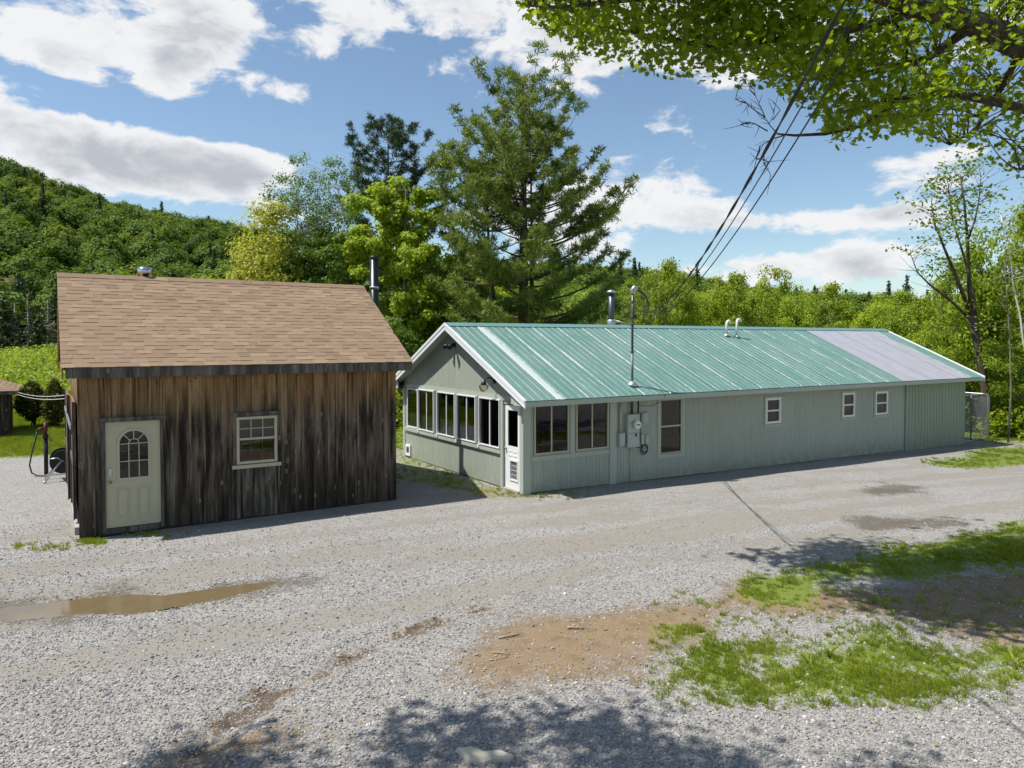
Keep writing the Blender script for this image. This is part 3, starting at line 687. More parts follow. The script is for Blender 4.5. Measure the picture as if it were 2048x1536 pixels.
for k in range(3): gr.box(PGABLE(d0 + 0.115, 0.40 + k * 0.11, -0.031), PGABLE(d0 + 0.415, 0.407 + k * 0.11, -0.0235))
mk('grille', gr, M['white_trim'], door)
mk('handle', MB().lathe(PGABLE(d1 - 0.05, 1.03, 0.02), [(0.012, -0.03), (0.03, -0.02), (0.032, 0.01), (0.015, 0.03)], 10), M['brass'], door, smooth=True)
mk('door_sill', pbox(PGABLE, 14.78, 15.49, -0.06, 0.055, -0.10, 0.06), M['concrete'], house)
mk('pet_door', frame(PGABLE, 21.02, 21.36, 0.08, 0.42, 0.002, 0.05, 0.07), M['white_trim'], house)
mk('pet_door_flap', pbox(PGABLE, 21.09, 21.29, 0.15, 0.35, 0.003, 0.012), M['interior_dark'], house)

# roof: ribbed steel sheets, deck, rakes, soffit, ridge cap
roof = mk('roof', MB().add([(XR0 + 0.03, YE + 0.03, ZE - 0.06), (XR1 - 0.03, YE + 0.03, ZE - 0.06), (XR1 - 0.03, YR, ZR - 0.06), (XR0 + 0.03, YR, ZR - 0.06), (XR0 + 0.03, YE2 - 0.03, ZE - 0.06), (XR1 - 0.03, YE2 - 0.03, ZE - 0.06)],
              [(0, 1, 2, 3), (3, 2, 5, 4)]).add([(XR0 + 0.03, YE + 0.03, ZE - 0.012), (XR1 - 0.03, YE + 0.03, ZE - 0.012), (XR1 - 0.03, YR, ZR - 0.012), (XR0 + 0.03, YR, ZR - 0.012), (XR0 + 0.03, YE2 - 0.03, ZE - 0.012), (XR1 - 0.03, YE2 - 0.03, ZE - 0.012)],
              [(3, 2, 1, 0), (4, 5, 2, 3)]), M['soffit'], house)
def sheet_profile(w):
    pr = [(0.0, 0.0)]; k = 0
    pr = []
    while k * 0.2286 <= w + 1e-6:
        c = k * 0.2286
        rh = 0.014 if (k == 0 or abs(c - w) < 0.05) else 0.010
        for dx, h in ((-0.030, 0), (-0.012, rh), (0.012, rh), (0.030, 0)): pr.append((c + dx, h))
        for s in (0.0762, 0.1524):
            if c + s < w: pr += [(c + s - 0.012, 0), (c + s, 0.004), (c + s + 0.012, 0)]
        k += 1
    return [(x, h) for x, h in pr if -0.031 <= x <= w + 0.031]
def sheet_mesh(name, w, mat, back=False):
    pr = sheet_profile(w); V = []; ys = (YE - 0.02, YR - 0.005) if not back else (YE2 + 0.02, YR + 0.005)
    for y in ys:
        z = zroof(min(max(y, YE), YE2)) - (0.01 if y in (YE - 0.02, YE2 + 0.02) else 0)
        for x, h in pr: V.append((x, y - YF, z + h))
    n = len(pr); Fc = [((i, i + 1, n + i + 1, n + i) if not back else (i + 1, i, n + i, n + i + 1)) for i in range(n - 1)]
    return arr_mesh(name, V, Fc, mat)
PW = 0.914
g_me = sheet_mesh('roof_panel', PW, M['green_steel']); s_me = sheet_mesh('roof_panel_bare', PW, M['bare_steel']); gb_me = sheet_mesh('roof_panel_back', PW, M['green_steel'], True)
npan = int((XR1 - XR0) / PW + 0.5)
for k in range(npan):
    x = XR0 + 0.02 + k * (XR1 - XR0 - 0.04) / npan
    bare = 17 <= k <= 21
    o = link('roof_panel', s_me if bare else g_me, roof, (x, YF, 0.003 * (k % 2)))
    if k == 17: o['label'] = 'first of the unpainted silver sheets in the green roof'
    link('roof_panel', gb_me, roof, (x, YF, 0.003 * (k % 2)))
cap = MB(); cw = 0.19; cz = ZR + 0.035
cap.add([(XR0 - 0.01, YR - cw, ZR - SL * cw + 0.027), (XR1 + 0.01, YR - cw, ZR - SL * cw + 0.027), (XR1 + 0.01, YR, cz), (XR0 - 0.01, YR, cz), (XR1 + 0.01, YR + cw, ZR - SL * cw + 0.027), (XR0 - 0.01, YR + cw, ZR - SL * cw + 0.027)], [(0, 1, 2, 3), (3, 2, 4, 5)])
cap.box((XR0 - 0.01, YR - cw - 0.004, ZR - SL * cw + 0.010), (XR1 + 0.01, YR - cw, ZR - SL * cw + 0.027))
plain('ridge_green', (0.13, 0.25, 0.235), 0.45, var=0.15, scale=3)
mk('ridge_cap', cap, M['ridge_green'], roof)
def rake(x0, x1, zoff0, zoff1, mat, name, pr=roof, sides=(0, 1)):
    for s in sides:
        ya, yb = (YE - 0.015, YR) if s == 0 else (YE2 + 0.015, YR)
        za = ZE - SL * 0.015
        mb = MB().hexa([(x0, ya, za + zoff0), (x1, ya, za + zoff0), (x1, yb, ZR + zoff0), (x0, yb, ZR + zoff0), (x0, ya, za + zoff1), (x1, ya, za + zoff1), (x1, yb, ZR + zoff1), (x0, yb, ZR + zoff1)])
        mk(name, mb, M[mat], pr)
for xa, xb, xc in ((XR0 - 0.03, XR0 + 0.0, XR0 - 0.045), (XR1 + 0.03, XR1, XR1 + 0.045)):
    rake(xa, xb, -0.17, 0.012, 'white_trim', 'rake_board')
    rake(xc, xa, -0.05, 0.028, 'white_trim', 'drip_edge')
# soffits: gable overhang follows the slope, front one is boxed level
for s in (0, 1):
    ya, yb = (YE + 0.0, YR) if s == 0 else (YE2, YR)
    for x0, x1 in ((XR0, XA - 0.003), (XB + 0.003, XR1)):
        mk('soffit', MB().hexa([(x0, ya, ZE - 0.115), (x1, ya, ZE - 0.115), (x1, yb, ZR - 0.115), (x0, yb, ZR - 0.115), (x0, ya, ZE - 0.1), (x1, ya, ZE - 0.1), (x1, yb, ZR - 0.1), (x0, yb, ZR - 0.1)]), M['soffit'], roof)
mk('fascia', B((XR0 + 0.001, YE - 0.005, ZE - 0.15), (XR1 - 0.001, YE + 0.02, ZE - 0.025)), M['sage_trim'], roof)
mk('fascia', B((XR0 + 0.001, YE2 - 0.02, ZE - 0.15), (XR1 - 0.001, YE2 + 0.005, ZE - 0.025)), M['sage_trim'], roof)
mk('soffit', B((XR0 + 0.002, YE + 0.021, ZE - 0.14), (XR1 - 0.002, YF - 0.001, ZE - 0.125)), M['soffit'], roof)
mk('soffit', B((XR0 + 0.002, YB + 0.001, ZE - 0.14), (XR1 - 0.002, YE2 - 0.021, ZE - 0.125)), M['soffit'], roof)
# boxed eave return closing the soffit at the near corner
mk('eave_return', MB().prism([(XA - 0.26, YE + 0.03, ZE - 0.12), (XA - 0.26, YF + 0.14, ZE - 0.12), (XA - 0.26, YF + 0.14, zroof(YF + 0.14) - 0.12)], (0.02, 0, 0)), M['sage_trim'], roof)
mk('eave_return', MB().prism([(XA - 0.26, YE2 - 0.03, ZE - 0.12), (XA - 0.26, YB - 0.14, ZE - 0.12), (XA - 0.26, YB - 0.14, zroof(YB - 0.14) - 0.12)], (0.02, 0, 0)), M['sage_trim'], roof)

# pipes on the roof
def pipe_part(name, mb, mat, smooth=True, parent=house): return mk(name, mb, M[mat], parent, smooth=smooth)
ch = pipe_part('chimney_pipe', MB().lathe((15.55, 18.55, 0), [(0.10, 3.85), (0.10, 5.22)], 16), 'dark_pole')
pipe_part('chimney_cap', MB().lathe((15.55, 18.55, 0), [(0.085, 5.19), (0.11, 5.23), (0.155, 5.235), (0.155, 5.29), (0.02, 5.33)], 16), 'galvanised', True, ch)
pipe_part('flashing_collar', MB().lathe((15.55, 18.55, 0), [(0.15, 4.10), (0.135, 4.34), (0.118, 4.36)], 16), 'galvanised', True, ch)
pipe_part('brace', MB().tube([(15.55, 18.46, 4.36), (16.0, 17.98, 4.16)], 0.012, 6), 'galvanised', True, ch)
def goose(x, y, h, r=0.042):
    z0 = zroof(y); p = [(x, y, z0 - 0.03), (x, y, z0 + h)]
    for k in range(1, 8):
        a = math.pi * k / 7 * 0.92; p.append((x + 0.10 * (1 - math.cos(a)), y, z0 + h + 0.10 * math.sin(a)))
    return MB().tube(p, r, 10)
v1 = pipe_part('vent_pipe', goose(19.72, 17.42, 0.42), 'pvc'); v2 = pipe_part('vent_pipe', goose(20.12, 17.32, 0.52), 'pvc')
for x, y, o in ((19.72, 17.42, v1), (20.12, 17.32, v2)): pipe_part('pipe_boot', MB().lathe((x, y, zroof(y)), [(0.12, -0.01), (0.11, 0.035), (0.055, 0.09)], 12), 'galvanised', True, o)

# service mast with weatherhead, meter and boxes on the wall
MX, MY = 12.92, YF - 0.07
mast = pipe_part('service_mast', MB().tube([(MX, MY, 1.76), (MX, MY, 3.4)], 0.032, 10).tube([(MX, MY, 3.4), (MX, MY, 4.94)], 0.030, 10), 'dark_pole')
pipe_part('weatherhead', MB().tube([(MX, MY, 4.90), (MX, MY, 5.0), (MX + 0.04, MY - 0.03, 5.06), (MX + 0.11, MY - 0.07, 5.03)], [0.045, 0.075, 0.075, 0.05], 10), 'galvanised', True, mast)
for z in (3.40, 4.10, 4.30, 4.70): pipe_part('coupling', MB().lathe((MX, MY, z), [(0.036, -0.03), (0.044, -0.025), (0.044, 0.025), (0.036, 0.03)], 10), 'dark_pole', True, mast)
pipe_part('insulator', MB().lathe((MX + 0.05, MY - 0.05, 4.32), [(0.02, -0.06), (0.05, -0.03), (0.03, 0.0), (0.05, 0.03), (0.02, 0.06)], 10), 'black_metal', True, mast)
zr_ = zroof(MY); pipe_part('mast_flashing', MB().lathe((MX, MY, zr_), [(0.15, -0.02), (0.14, 0.04), (0.05, 0.12)], 12), 'galvanised', True, mast)
for k in range(3):
    pts = [(MX + 0.10, MY - 0.06, 5.02)]
    for j in range(1, 9):
        a = j / 8; pts.append((MX + 0.10 + (0.42 - 0.05 * k) * math.sin(a * 2.6), MY - 0.05 - 0.02 * k, 5.02 - a * (0.80 - 0.1 * k) + 0.08 * math.sin(a * 3.1)))
    pipe_part('drip_loop', MB().tube(pts, 0.011, 6), 'rubber', True, mast)
def wbox(name, u0, u1, z0, z1, dep, mat='meter_grey', parent=house):
    mb = MB().box(PFRONT(u0, z0, 0.001), PFRONT(u1, z1, dep)); mb.box(PFRONT(u0 + 0.012, z0 + 0.012, dep + 0.0005), PFRONT(u1 - 0.012, z1 - 0.012, dep + 0.012))
    return mk(name, mb, M[mat], parent)
meter = wbox('meter_box', 12.72, 13.14, 0.90, 1.76, 0.12)
def disc(P_u, P_z, n0, n1, r, mat, name, parent):
    mb = MB().tube([PFRONT(P_u, P_z, n0), PFRONT(P_u, P_z, n1)], r, 18); return mk(name, mb, M[mat], parent)
disc(12.99, 1.49, 0.13, 0.16, 0.125, 'galvanised', 'meter_ring', meter); disc(12.99, 1.49, 0.16, 0.24, 0.10, 'meter_face', 'meter_dial', meter)
mk('meter_plate', pbox(PFRONT, 12.93, 13.05, 1.475, 1.505, 0.241, 0.244), M['black_metal'], meter)
mk('meter_seam', pbox(PFRONT, 12.735, 13.125, 1.265, 1.272, 0.1325, 0.1345), M['black_metal'], meter)
mk('meter_latch', pbox(PFRONT, 12.98, 13.02, 1.18, 1.25, 0.133, 0.15), M['black_metal'], meter)
wbox('junction_box', 12.46, 12.66, 0.95, 1.29, 0.10); wbox('junction_box', 13.22, 13.34, 0.95, 1.20, 0.09); wbox('junction_box', 13.30, 13.50, 1.48, 1.77, 0.06, 'sage_trim'); wbox('junction_box', 13.40, 13.53, 0.95, 1.17, 0.06)
for u, za, zb_, r in ((12.54, 1.29, 2.16, 0.028), (13.27, 1.20, 1.75, 0.022)): pipe_part('conduit', MB().tube([PFRONT(u, za, 0.05), PFRONT(u, zb_, 0.05)], r, 8), 'meter_grey')
pipe_part('conduit', MB().tube([PFRONT(13.18, 0.98, 0.03), PFRONT(13.18, 2.16, 0.03)], 0.016, 8), 'rubber')
pipe_part('conduit', MB().tube([PFRONT(12.90, -0.02, 0.02), PFRONT(12.90, 0.90, 0.02)], 0.012, 6), 'meter_grey')
for u0, u1, z in ((12.66, 12.72, 1.02), (13.14, 13.22, 1.0)): pipe_part('nipple', MB().tube([PFRONT(u0, z, 0.05), PFRONT(u1, z, 0.05)], 0.02, 8), 'galvanised')
coil = MB()
for k in range(3):
    rr = 0.10 + 0.014 * k
    coil.tube([PFRONT(13.42 - 0.03 * k + rr * math.cos(q), 0.82 - 0.015 * k + rr * math.sin(q), 0.03 + 0.012 * k) for q in np.linspace(0, 2 * math.pi, 20)], 0.009, 5)
coil.tube([PFRONT(13.06, 0.90, 0.03), PFRONT(13.15, 0.86, 0.04), PFRONT(13.32, 0.88, 0.04), PFRONT(13.40, 0.93, 0.03)], 0.008, 5)
pipe_part('cable_coil', coil, 'rubber')
pipe_part('drop_cable', MB().tube([PFRONT(13.20, 2.0, 0.03), PFRONT(13.30, 1.95, 0.08), PFRONT(13.48, 1.96, 0.2), PFRONT(13.60, 2.08, 0.42), (13.62, YE - 0.04, ZE - 0.05), (13.60, YE + 0.06, zroof(YE + 0.06) + 0.03), (13.3, 14.42, zroof(14.42) + 0.05), (MX + 0.03, MY - 0.02, zr_ + 0.2)], 0.007, 5), 'rubber')
# lamps on the gable
lp = pipe_part('barn_lamp', MB().tube([PGABLE(15.93, 2.66, 0.0), PGABLE(15.93, 2.66, 0.05)], 0.06, 12).tube([PGABLE(15.93, 2.66, 0.04), PGABLE(15.93, 2.76, 0.14), PGABLE(15.95, 2.74, 0.27), PGABLE(15.96, 2.62, 0.32)], 0.02, 8).tube([PGABLE(15.96, 2.66, 0.32), PGABLE(15.96, 2.57, 0.32)], [0.05, 0.075], 12), 'black_metal')
lp['label'] = 'black arm lamp with clear bell glass above the porch windows'
pipe_part('lamp_shade', MB().lathe((XA - 0.32, 15.96, 2.40), [(0.03, 0.0), (0.085, 0.03), (0.12, 0.10), (0.125, 0.16), (0.08, 0.185)], 16), 'lamp_glass', True, lp)
fl = pipe_part('flood_lamp', MB().tube([PGABLE(18.1, 3.56, 0.0), PGABLE(18.1, 3.56, 0.06)], 0.07, 12).tube([PGABLE(18.1, 3.56, 0.05), PGABLE(18.1, 3.58, 0.12)], 0.025, 8), 'black_metal')
for s in (-1, 1): pipe_part('lamp_head', MB().tube([PGABLE(18.1 + 0.05 * s, 3.58, 0.12), PGABLE(18.1 + 0.12 * s, 3.54, 0.20), PGABLE(18.1 + 0.17 * s, 3.50, 0.26)], [0.03, 0.055, 0.075], 10), 'black_metal', True, fl)

# ------------------------------------------------------------------ chain-link kennel at the far end
kz = -0.36; K0, K1, KY = 30.05, 32.42, 14.9; KT = 1.52
ken = thing('kennel_fence', 'galvanised chain link kennel panel standing at the far end of the house', 'fence', (K0, KY, kz))
def rpipe(p, r=0.024): return MB().tube(p, r, 8)
mk('frame_rail', rpipe([(K0 - 0.1, KY, KT), (K1 - 0.14, KY, KT), (K1 - 0.04, KY, KT - 0.04), (K1, KY, KT - 0.14), (K1, KY, kz)]), M['galvanised'], ken, smooth=True)
mk('frame_rail', rpipe([(K0 - 0.1, KY, kz + 0.06), (K1 - 0.03, KY, kz + 0.06)]), M['galvanised'], ken, smooth=True)
mk('post', rpipe([(31.05, KY + 0.03, kz), (31.05, KY + 0.03, KT - 0.03)], 0.03), M['dark_pole'], ken, smooth=True)
mk('frame_rail', rpipe([(K1, KY + 0.06, kz), (K1, KY + 0.06, KT - 0.12), (K1, KY + 0.16, KT - 0.02), (K1, KY + 2.4, KT - 0.02), (K1, KY + 2.4, kz)]), M['galvanised'], ken, smooth=True)
cl = MB(); st = 0.075; hh = KT - kz - 0.1
for plane in (0, 1):
    Lk = (K1 - K0 + 0.05) if plane == 0 else 2.3
    k = -int(hh / st) - 1
    while k * st < Lk:
        for sgn in (1, -1):
            a0 = max(0.0, k * st); a1 = min(Lk, k * st + hh)
            if a1 - a0 < 0.02: continue
            h0 = a0 - k * st; h1 = a1 - k * st
            if sgn < 0: h0, h1 = hh - h0, hh - h1
            P3 = (lambda a, h: (K0 - 0.05 + a, KY + 0.004 * sgn, kz + 0.06 + h)) if plane == 0 else (lambda a, h: (K1 + 0.004 * sgn, KY + 0.1 + a, kz + 0.06 + h))
            cl.tube([P3(a0, h0), P3(a1, h1)], 0.0022, 3, False)
        k += 1
mesh_ = mk('wire_mesh', cl, M['galvanised'], ken); mesh_['kind'] = 'stuff'

# ------------------------------------------------------------------ the board shed
SX0, SX1, SY0, SY1 = 0.49, 6.80, 15.77, 21.40
RX0, RX1, SYE, SYR, SYE2 = 0.22, 7.10, 15.52, 18.60, 21.68
SZE, SZR = 3.22, 5.13
SS = (SZR - SZE) / (SYR - SYE)
shed = thing('shed', 'weathered board shed with brown shingle roof in front of the green house', 'shed', (SX0, SY0, 0.0))
def sroof(y): return SZE + SS * (y - SYE) if y <= SYR else SZR - SS * (y - SYR)
mk('frame_wall', MB().box((SX0 + 0.03, SY0 + 0.03, 0.0), (SX1 - 0.03, SY0 + 0.06, 3.2)).box((SX0 + 0.03, SY1 - 0.06, 0), (SX1 - 0.03, SY1 - 0.03, 3.2)), M['interior_dark'], shed)
mk('foundation', B((SX0 + 0.04, SY0 + 0.03, -0.3), (SX1 - 0.04, SY1 - 0.03, 0.05)), M['concrete'], shed)
SDOOR = (0.90, 1.85, 0.13, 2.15); SWIN = (3.26, 4.09, 1.13, 2.12)
rs = np.random.default_rng(3)
# front boards: each a plank of its own, cut round door and window
x = SX0; k = 0
edges = [x]
while x < SX1 - 0.05:
    w = float(rs.uniform(0.21, 0.285)); x = min(x + w, SX1) if SX1 - (x + w) > 0.1 else SX1
    edges.append(x)
def board(x0, x1, z0, z1, y=SY0, th=0.022, name='board'):
    mt = 'pale_board' if (x0 > 3.1 and x1 < 4.2 and z1 < 1.3) else 'barn_board'
    yo = y - float(rs.uniform(0, 0.006))
    mk(name, MB().hexa([(x0 + 0.003, yo, z0), (x1 - 0.003, yo, z0), (x1 - 0.003, yo + th, z0), (x0 + 0.003, yo + th, z0), (x0 + 0.003, yo, z1), (x1 - 0.003, yo, z1), (x1 - 0.003, yo + th, z1), (x0 + 0.003, yo + th, z1)]), M[mt], shed, org=(x0, yo, z0))
for a, b in zip(edges, edges[1:]):
    zl = 0.03 + float(rs.uniform(-0.02, 0.015)); zt = 3.10
    pieces = [(a, b, zl, zt)]
    for d in (SDOOR, SWIN):
        nw = []
        for p in pieces:
            if p[1] <= d[0] or p[0] >= d[1]: nw.append(p); continue
            if p[0] < d[0]: nw.append((p[0], d[0], p[2], p[3]))
            if p[1] > d[1]: nw.append((d[1], p[1], p[2], p[3]))
            u0, u1 = max(p[0], d[0]), min(p[1], d[1])
            if d[3] < p[3]: nw.append((u0, u1, d[3], p[3]))
            if d[2] > p[2] + 0.15: nw.append((u0, u1, p[2], d[2]))
        pieces = nw
    for p in pieces:
        if p[1] - p[0] > 0.03: board(*p)
for e in edges[1:-1]:
    w = float(rs.uniform(0.034, 0.05)); spans = [(0.02, 3.10)]
    for d in (SDOOR, SWIN):
        if d[0] - 0.03 < e < d[1] + 0.03: spans = [(0.02, d[2] - 0.05), (d[3] + 0.09, 3.10)]
    for z0, z1 in spans:
        if z1 - z0 > 0.2: mk('batten', MB().box((e - w / 2, SY0 - 0.026, z0), (e + w / 2, SY0 - 0.0075, z1)), M['barn_board'], shed, org=(e, SY0, z0))
mk('corner_board', B((SX0 - 0.03, SY0 - 0.03, -0.02), (SX0 + 0.10, SY0 - 0.0075, 3.08)), M['barn_board'], shed)
mk('skirt_board', B((SX0, SY0 + 0.005, -0.08), (SX1, SY0 + 0.028, 0.028)), M['interior_dark'], shed)
# side walls and back
for nm, X in (('side', SX0), ('far', SX1)):
    yy = SY0 + 0.03
    while yy < SY1 - 0.05:
        w = float(rs.uniform(0.24, 0.32)); y1 = min(yy + w, SY1)
        zt0, zt1 = sroof(yy) - 0.12, sroof(y1) - 0.12
        xo = X + (0.02 if nm == 'side' else -0.02) * 0; xi = X + (0.025 if nm == 'side' else -0.025)
        mk('board', MB().hexa([(xo, yy + 0.003, 0.08), (xi, yy + 0.003, 0.08), (xi, y1 - 0.003, 0.08), (xo, y1 - 0.003, 0.08), (xo, yy + 0.003, zt0), (xi, yy + 0.003, zt0), (xi, y1 - 0.003, zt1), (xo, y1 - 0.003, zt1)]), M['barn_board'], shed, org=(X, yy, 0.08))
        yy = y1
mk('back_wall', B((SX0, SY1 - 0.028, 0.05), (SX1, SY1, 3.05)), M['barn_board'], shed)
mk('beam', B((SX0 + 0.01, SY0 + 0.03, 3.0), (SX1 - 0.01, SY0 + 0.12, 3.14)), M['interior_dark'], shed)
# two sliding doors hung outside the side wall on a pale rail
for y0, y1, xo in ((16.55, 18.55, SX0 - 0.075), (18.75, 21.1, SX0 - 0.12)):
    o = mk('sliding_door', B((xo, y0, 0.22), (xo + 0.035, y1, 2.5)), M['barn_board'], shed)
    mk('edge_batten', B((xo - 0.022, y0, 0.20), (xo - 0.001, y0 + 0.12, 2.5)), M['grey_board'], o); mk('edge_batten', B((xo - 0.022, y1 - 0.12, 0.20), (xo - 0.001, y1, 2.5)), M['grey_board'], o)
    mk('brace', B((xo - 0.020, y0 + 0.13, 1.2), (xo - 0.002, y1 - 0.13, 1.33)), M['grey_board'], o)
rl = mk('door_rail', B((SX0 - 0.15, 16.1, 2.02), (SX0 - 0.125, 21.0, 2.10)), M['galvanised'], shed)
for y in (16.15, 17.4, 18.7, 20.0): mk('bracket', B((SX0 - 0.124, y, 1.92), (SX0 - 0.09, y + 0.05, 2.12)), M['dark_pole'], rl)
mk('threshold', B((SX0 - 0.09, 16.2, -0.05), (SX0 + 0.04, 21.0, 0.13)), M['concrete'], shed)
# fascia, rakes, soffit
sroof_o = mk('roof', MB().add([(RX0 + .01, SYE + .02, SZE - 0.07), (RX1 - .01, SYE + .02, SZE - 0.07), (RX1 - .01, SYR, SZR - 0.07), (RX0 + .01, SYR, SZR - 0.07), (RX0 + .01, SYE2 - .02, SZE - 0.07), (RX1 - .01, SYE2 - .02, SZE - 0.07),
                         (RX0 + .01, SYE + .02, SZE - 0.02), (RX1 - .01, SYE + .02, SZE - 0.02), (RX1 - .01, SYR, SZR - 0.02), (RX0 + .01, SYR, SZR - 0.02), (RX0 + .01, SYE2 - .02, SZE - 0.02), (RX1 - .01, SYE2 - .02, SZE - 0.02)],
                        [(0, 1, 2, 3), (3, 2, 5, 4), (9, 8, 7, 6), (10, 11, 8, 9), (0, 6, 7, 1), (0, 3, 9, 6), (3, 4, 10, 9), (1, 7, 8, 2), (2, 8, 11, 5), (4, 5, 11, 10)]), M['shingle_under'], shed)
mk('fascia', B((RX0 + 0.06, SYE, 3.00), (RX1 - 0.02, SYE + 0.03, SZE - 0.03)), M['grey_board'], sroof_o)
mk('soffit', B((RX0 + 0.06, SYE + 0.031, 3.02), (RX1 - 0.02, SY0 - 0.031, 3.04)), M['grey_board'], sroof_o)
for xa in (RX0, RX1 - 0.03):
    for s in (0, 1):
        ya = SYE if s == 0 else SYE2
        mk('rake_board', MB().hexa([(xa, ya, SZE - 0.24), (xa + 0.03, ya, SZE - 0.24), (xa + 0.03, SYR, SZR - 0.24), (xa, SYR, SZR - 0.24), (xa, ya, SZE - 0.021), (xa + 0.03, ya, SZE - 0.021), (xa + 0.03, SYR, SZR - 0.021), (xa, SYR, SZR - 0.021)]), M['barn_board'], sroof_o)
# shingles: laminated tabs in courses; the nearest courses one by one, the rest as one part
slope_len = math.hypot(SYR - SYE, SZR - SZE); ca, sa = (SYR - SYE) / slope_len, (SZR - SZE) / slope_len
expo = 0.146; rows = int(slope_len / expo) + 1
tabs = {}
def tab_mesh(w, thick):
    key = (w, thick)
    if key not in tabs:
        l0, l1 = 0.0, expo + 0.03; vs = []
        for l, h0, h1 in ((l0, 0.0005, 0.0055 + thick), (l1, -0.004, 0.0015 + thick * 0.4)):
            for xx in (0.0, w):
                for h in (h0, h1): vs.append((xx, l * ca - h * sa, l * sa + h * ca))
        tabs[key] = arr_mesh('shingle', vs, [(0, 4, 6, 2), (1, 3, 7, 5), (0, 2, 3, 1), (4, 5, 7, 6), (0, 1, 5, 4), (2, 6, 7, 3)], M['shingle'])
    return tabs[key]
sing = 0; SV = []; SF = []
for r in range(rows):
    l = r * expo - 0.02; x = RX0 - 0.01 - float(rs.uniform(0, 0.12)); hi = bool(rs.random() < 0.5)
    while x < RX1:
        w = round(float(rs.choice([0.18, 0.22, 0.26, 0.32, 0.40])), 2); hi = not hi
        th = 0.0065 if hi else 0.0008
        x0 = max(x, RX0 - 0.012); x1 = min(x + w, RX1 + 0.012)
        ww = x1 - x0
        if ww > 0.04:
            org = (x0, SYE + l * ca, SZE + l * sa - 0.012 + float(rs.uniform(-0.0006, 0.0006)))
            if l + expo + 0.03 > slope_len: org = (org[0], org[1] - 0.04 * ca, org[2] - 0.04 * sa)
            if r < 13 and sing < 300 and abs(ww - w) < 1e-6:
                link('shingle', tab_mesh(w, th), sroof_o, org); sing += 1
            else:
                me = tab_mesh(round(ww, 3), th); V = np.empty(24, np.float32); me.vertices.foreach_get('co', V); b = len(SV) * 8
                SV.append(V.reshape(8, 3) + np.array(org)); SF += [[i + b for i in f] for f in ((0, 4, 6, 2), (1, 3, 7, 5), (0, 2, 3, 1), (4, 5, 7, 6), (0, 1, 5, 4), (2, 6, 7, 3))]
        x += w
V = np.concatenate(SV) - np.array(ORG[shed.name])
o = link('upper_shingles', arr_mesh('upper_shingles', V, SF, M['shingle']), sroof_o, ORG[shed.name]); o['kind'] = 'stuff'
# back slope: courses as long strips
bk = MB()
for r in range(rows - 1):
    l = r * expo; y0, z0 = SYE2 - l * ca, SZE + l * sa; l1 = l + expo + 0.02; y1, z1 = SYE2 - l1 * ca, SZE + l1 * sa
    bk.hexa([(RX0, y0, z0 - 0.01), (RX1, y0, z0 - 0.01), (RX1, y1, z1 - 0.01), (RX0, y1, z1 - 0.01), (RX0, y0, z0 + 0.008), (RX1, y0, z0 + 0.008), (RX1, y1, z1 - 0.003), (RX0, y1, z1 - 0.003)])
o = mk('back_shingles', bk, M['shingle'], sroof_o); o['kind'] = 'stuff'
rc = np.arange(RX0 - 0.01, RX1, 0.27)
for q in rc:
    x1 = min(q + 0.30, RX1 + 0.012)
    mk('ridge_shingle', MB().add([(q, SYR - 0.14, SZR - 0.14 * SS + 0.010), (x1, SYR - 0.14, SZR - 0.14 * SS + 0.004), (x1, SYR, SZR + 0.012), (q, SYR, SZR + 0.020), (x1, SYR + 0.14, SZR - 0.14 * SS + 0.004), (q, SYR + 0.14, SZR - 0.14 * SS + 0.010)], [(0, 1, 2, 3), (3, 2, 4, 5)]), M['shingle'], sroof_o, org=(q, SYR, SZR))
vt = mk('roof_vent', MB().lathe((1.92, 18.72, 0), [(0.10, 4.95), (0.10, 5.20), (0.15, 5.21), (0.16, 5.25), (0.16, 5.33), (0.10, 5.36), (0.02, 5.37)], 16), M['vent_steel'], shed, smooth=True)
pp = mk('stove_pipe', MB().lathe((7.42, 18.62, 0), [(0.115, 0.9), (0.115, 5.86)], 18), M['stainless'], shed, smooth=True)
mk('pipe_cap', MB().lathe((7.42, 18.62, 0), [(0.10, 5.83), (0.125, 5.865), (0.125, 5.93), (0.03, 5.95)], 18), M['black_metal'], pp, smooth=True)
for z in (1.9, 3.1, 4.3, 5.1): mk('pipe_band', MB().lathe((7.42, 18.62, z), [(0.118, -0.03), (0.124, -0.028), (0.124, 0.028), (0.118, 0.03)], 18), M['galvanised'], pp, smooth=True)
mk('pipe_elbow', MB().tube([(SX1 - 0.05, 18.62, 1.0), (7.42, 18.62, 1.0)], 0.11, 14), M['stainless'], pp, smooth=True)
for z in (2.4,): mk('pipe_bracket', MB().box((SX1, 18.58, z), (7.31, 18.66, z + 0.04)), M['black_metal'], pp)

# the cream door with a fan light
PS = lambda u, z, n: (u, SY0 - n, z)
dw0, dw1, dz0, dz1 = 0.905, 1.845, 0.14, 2.145
cx, rO, zsp = 1.385, 0.262, 1.72                     # arch centre, glass half width, spring line
dz_b = 1.055
dm = MB()
def dbox(u0, u1, z0, z1, n0, n1): dm.box(PS(u0, z0, n0), PS(u1, z1, n1))
nA, nB = -0.03, 0.008
dbox(dw0, cx - rO, dz0, dz1, nA, nB); dbox(cx + rO, dw1, dz0, dz1, nA, nB); dbox(cx - rO, cx + rO, dz0, dz_b, nA, nB)
NA = 24; arc = [(cx + rO * math.cos(math.pi * k / NA), zsp + rO * math.sin(math.pi * k / NA)) for k in range(NA + 1)]
for (u0, z0), (u1, z1) in zip(arc, arc[1:]): dm.prism([PS(u0, z0, nB), PS(u1, z1, nB), PS(u1, dz1, nB), PS(u0, dz1, nB)], (0, nB - nA, 0))
sdoor = mk('door', dm, M['cream_vinyl'], shed); sdoor['label'] = 'cream entry door with arched fan window and two lower panels'
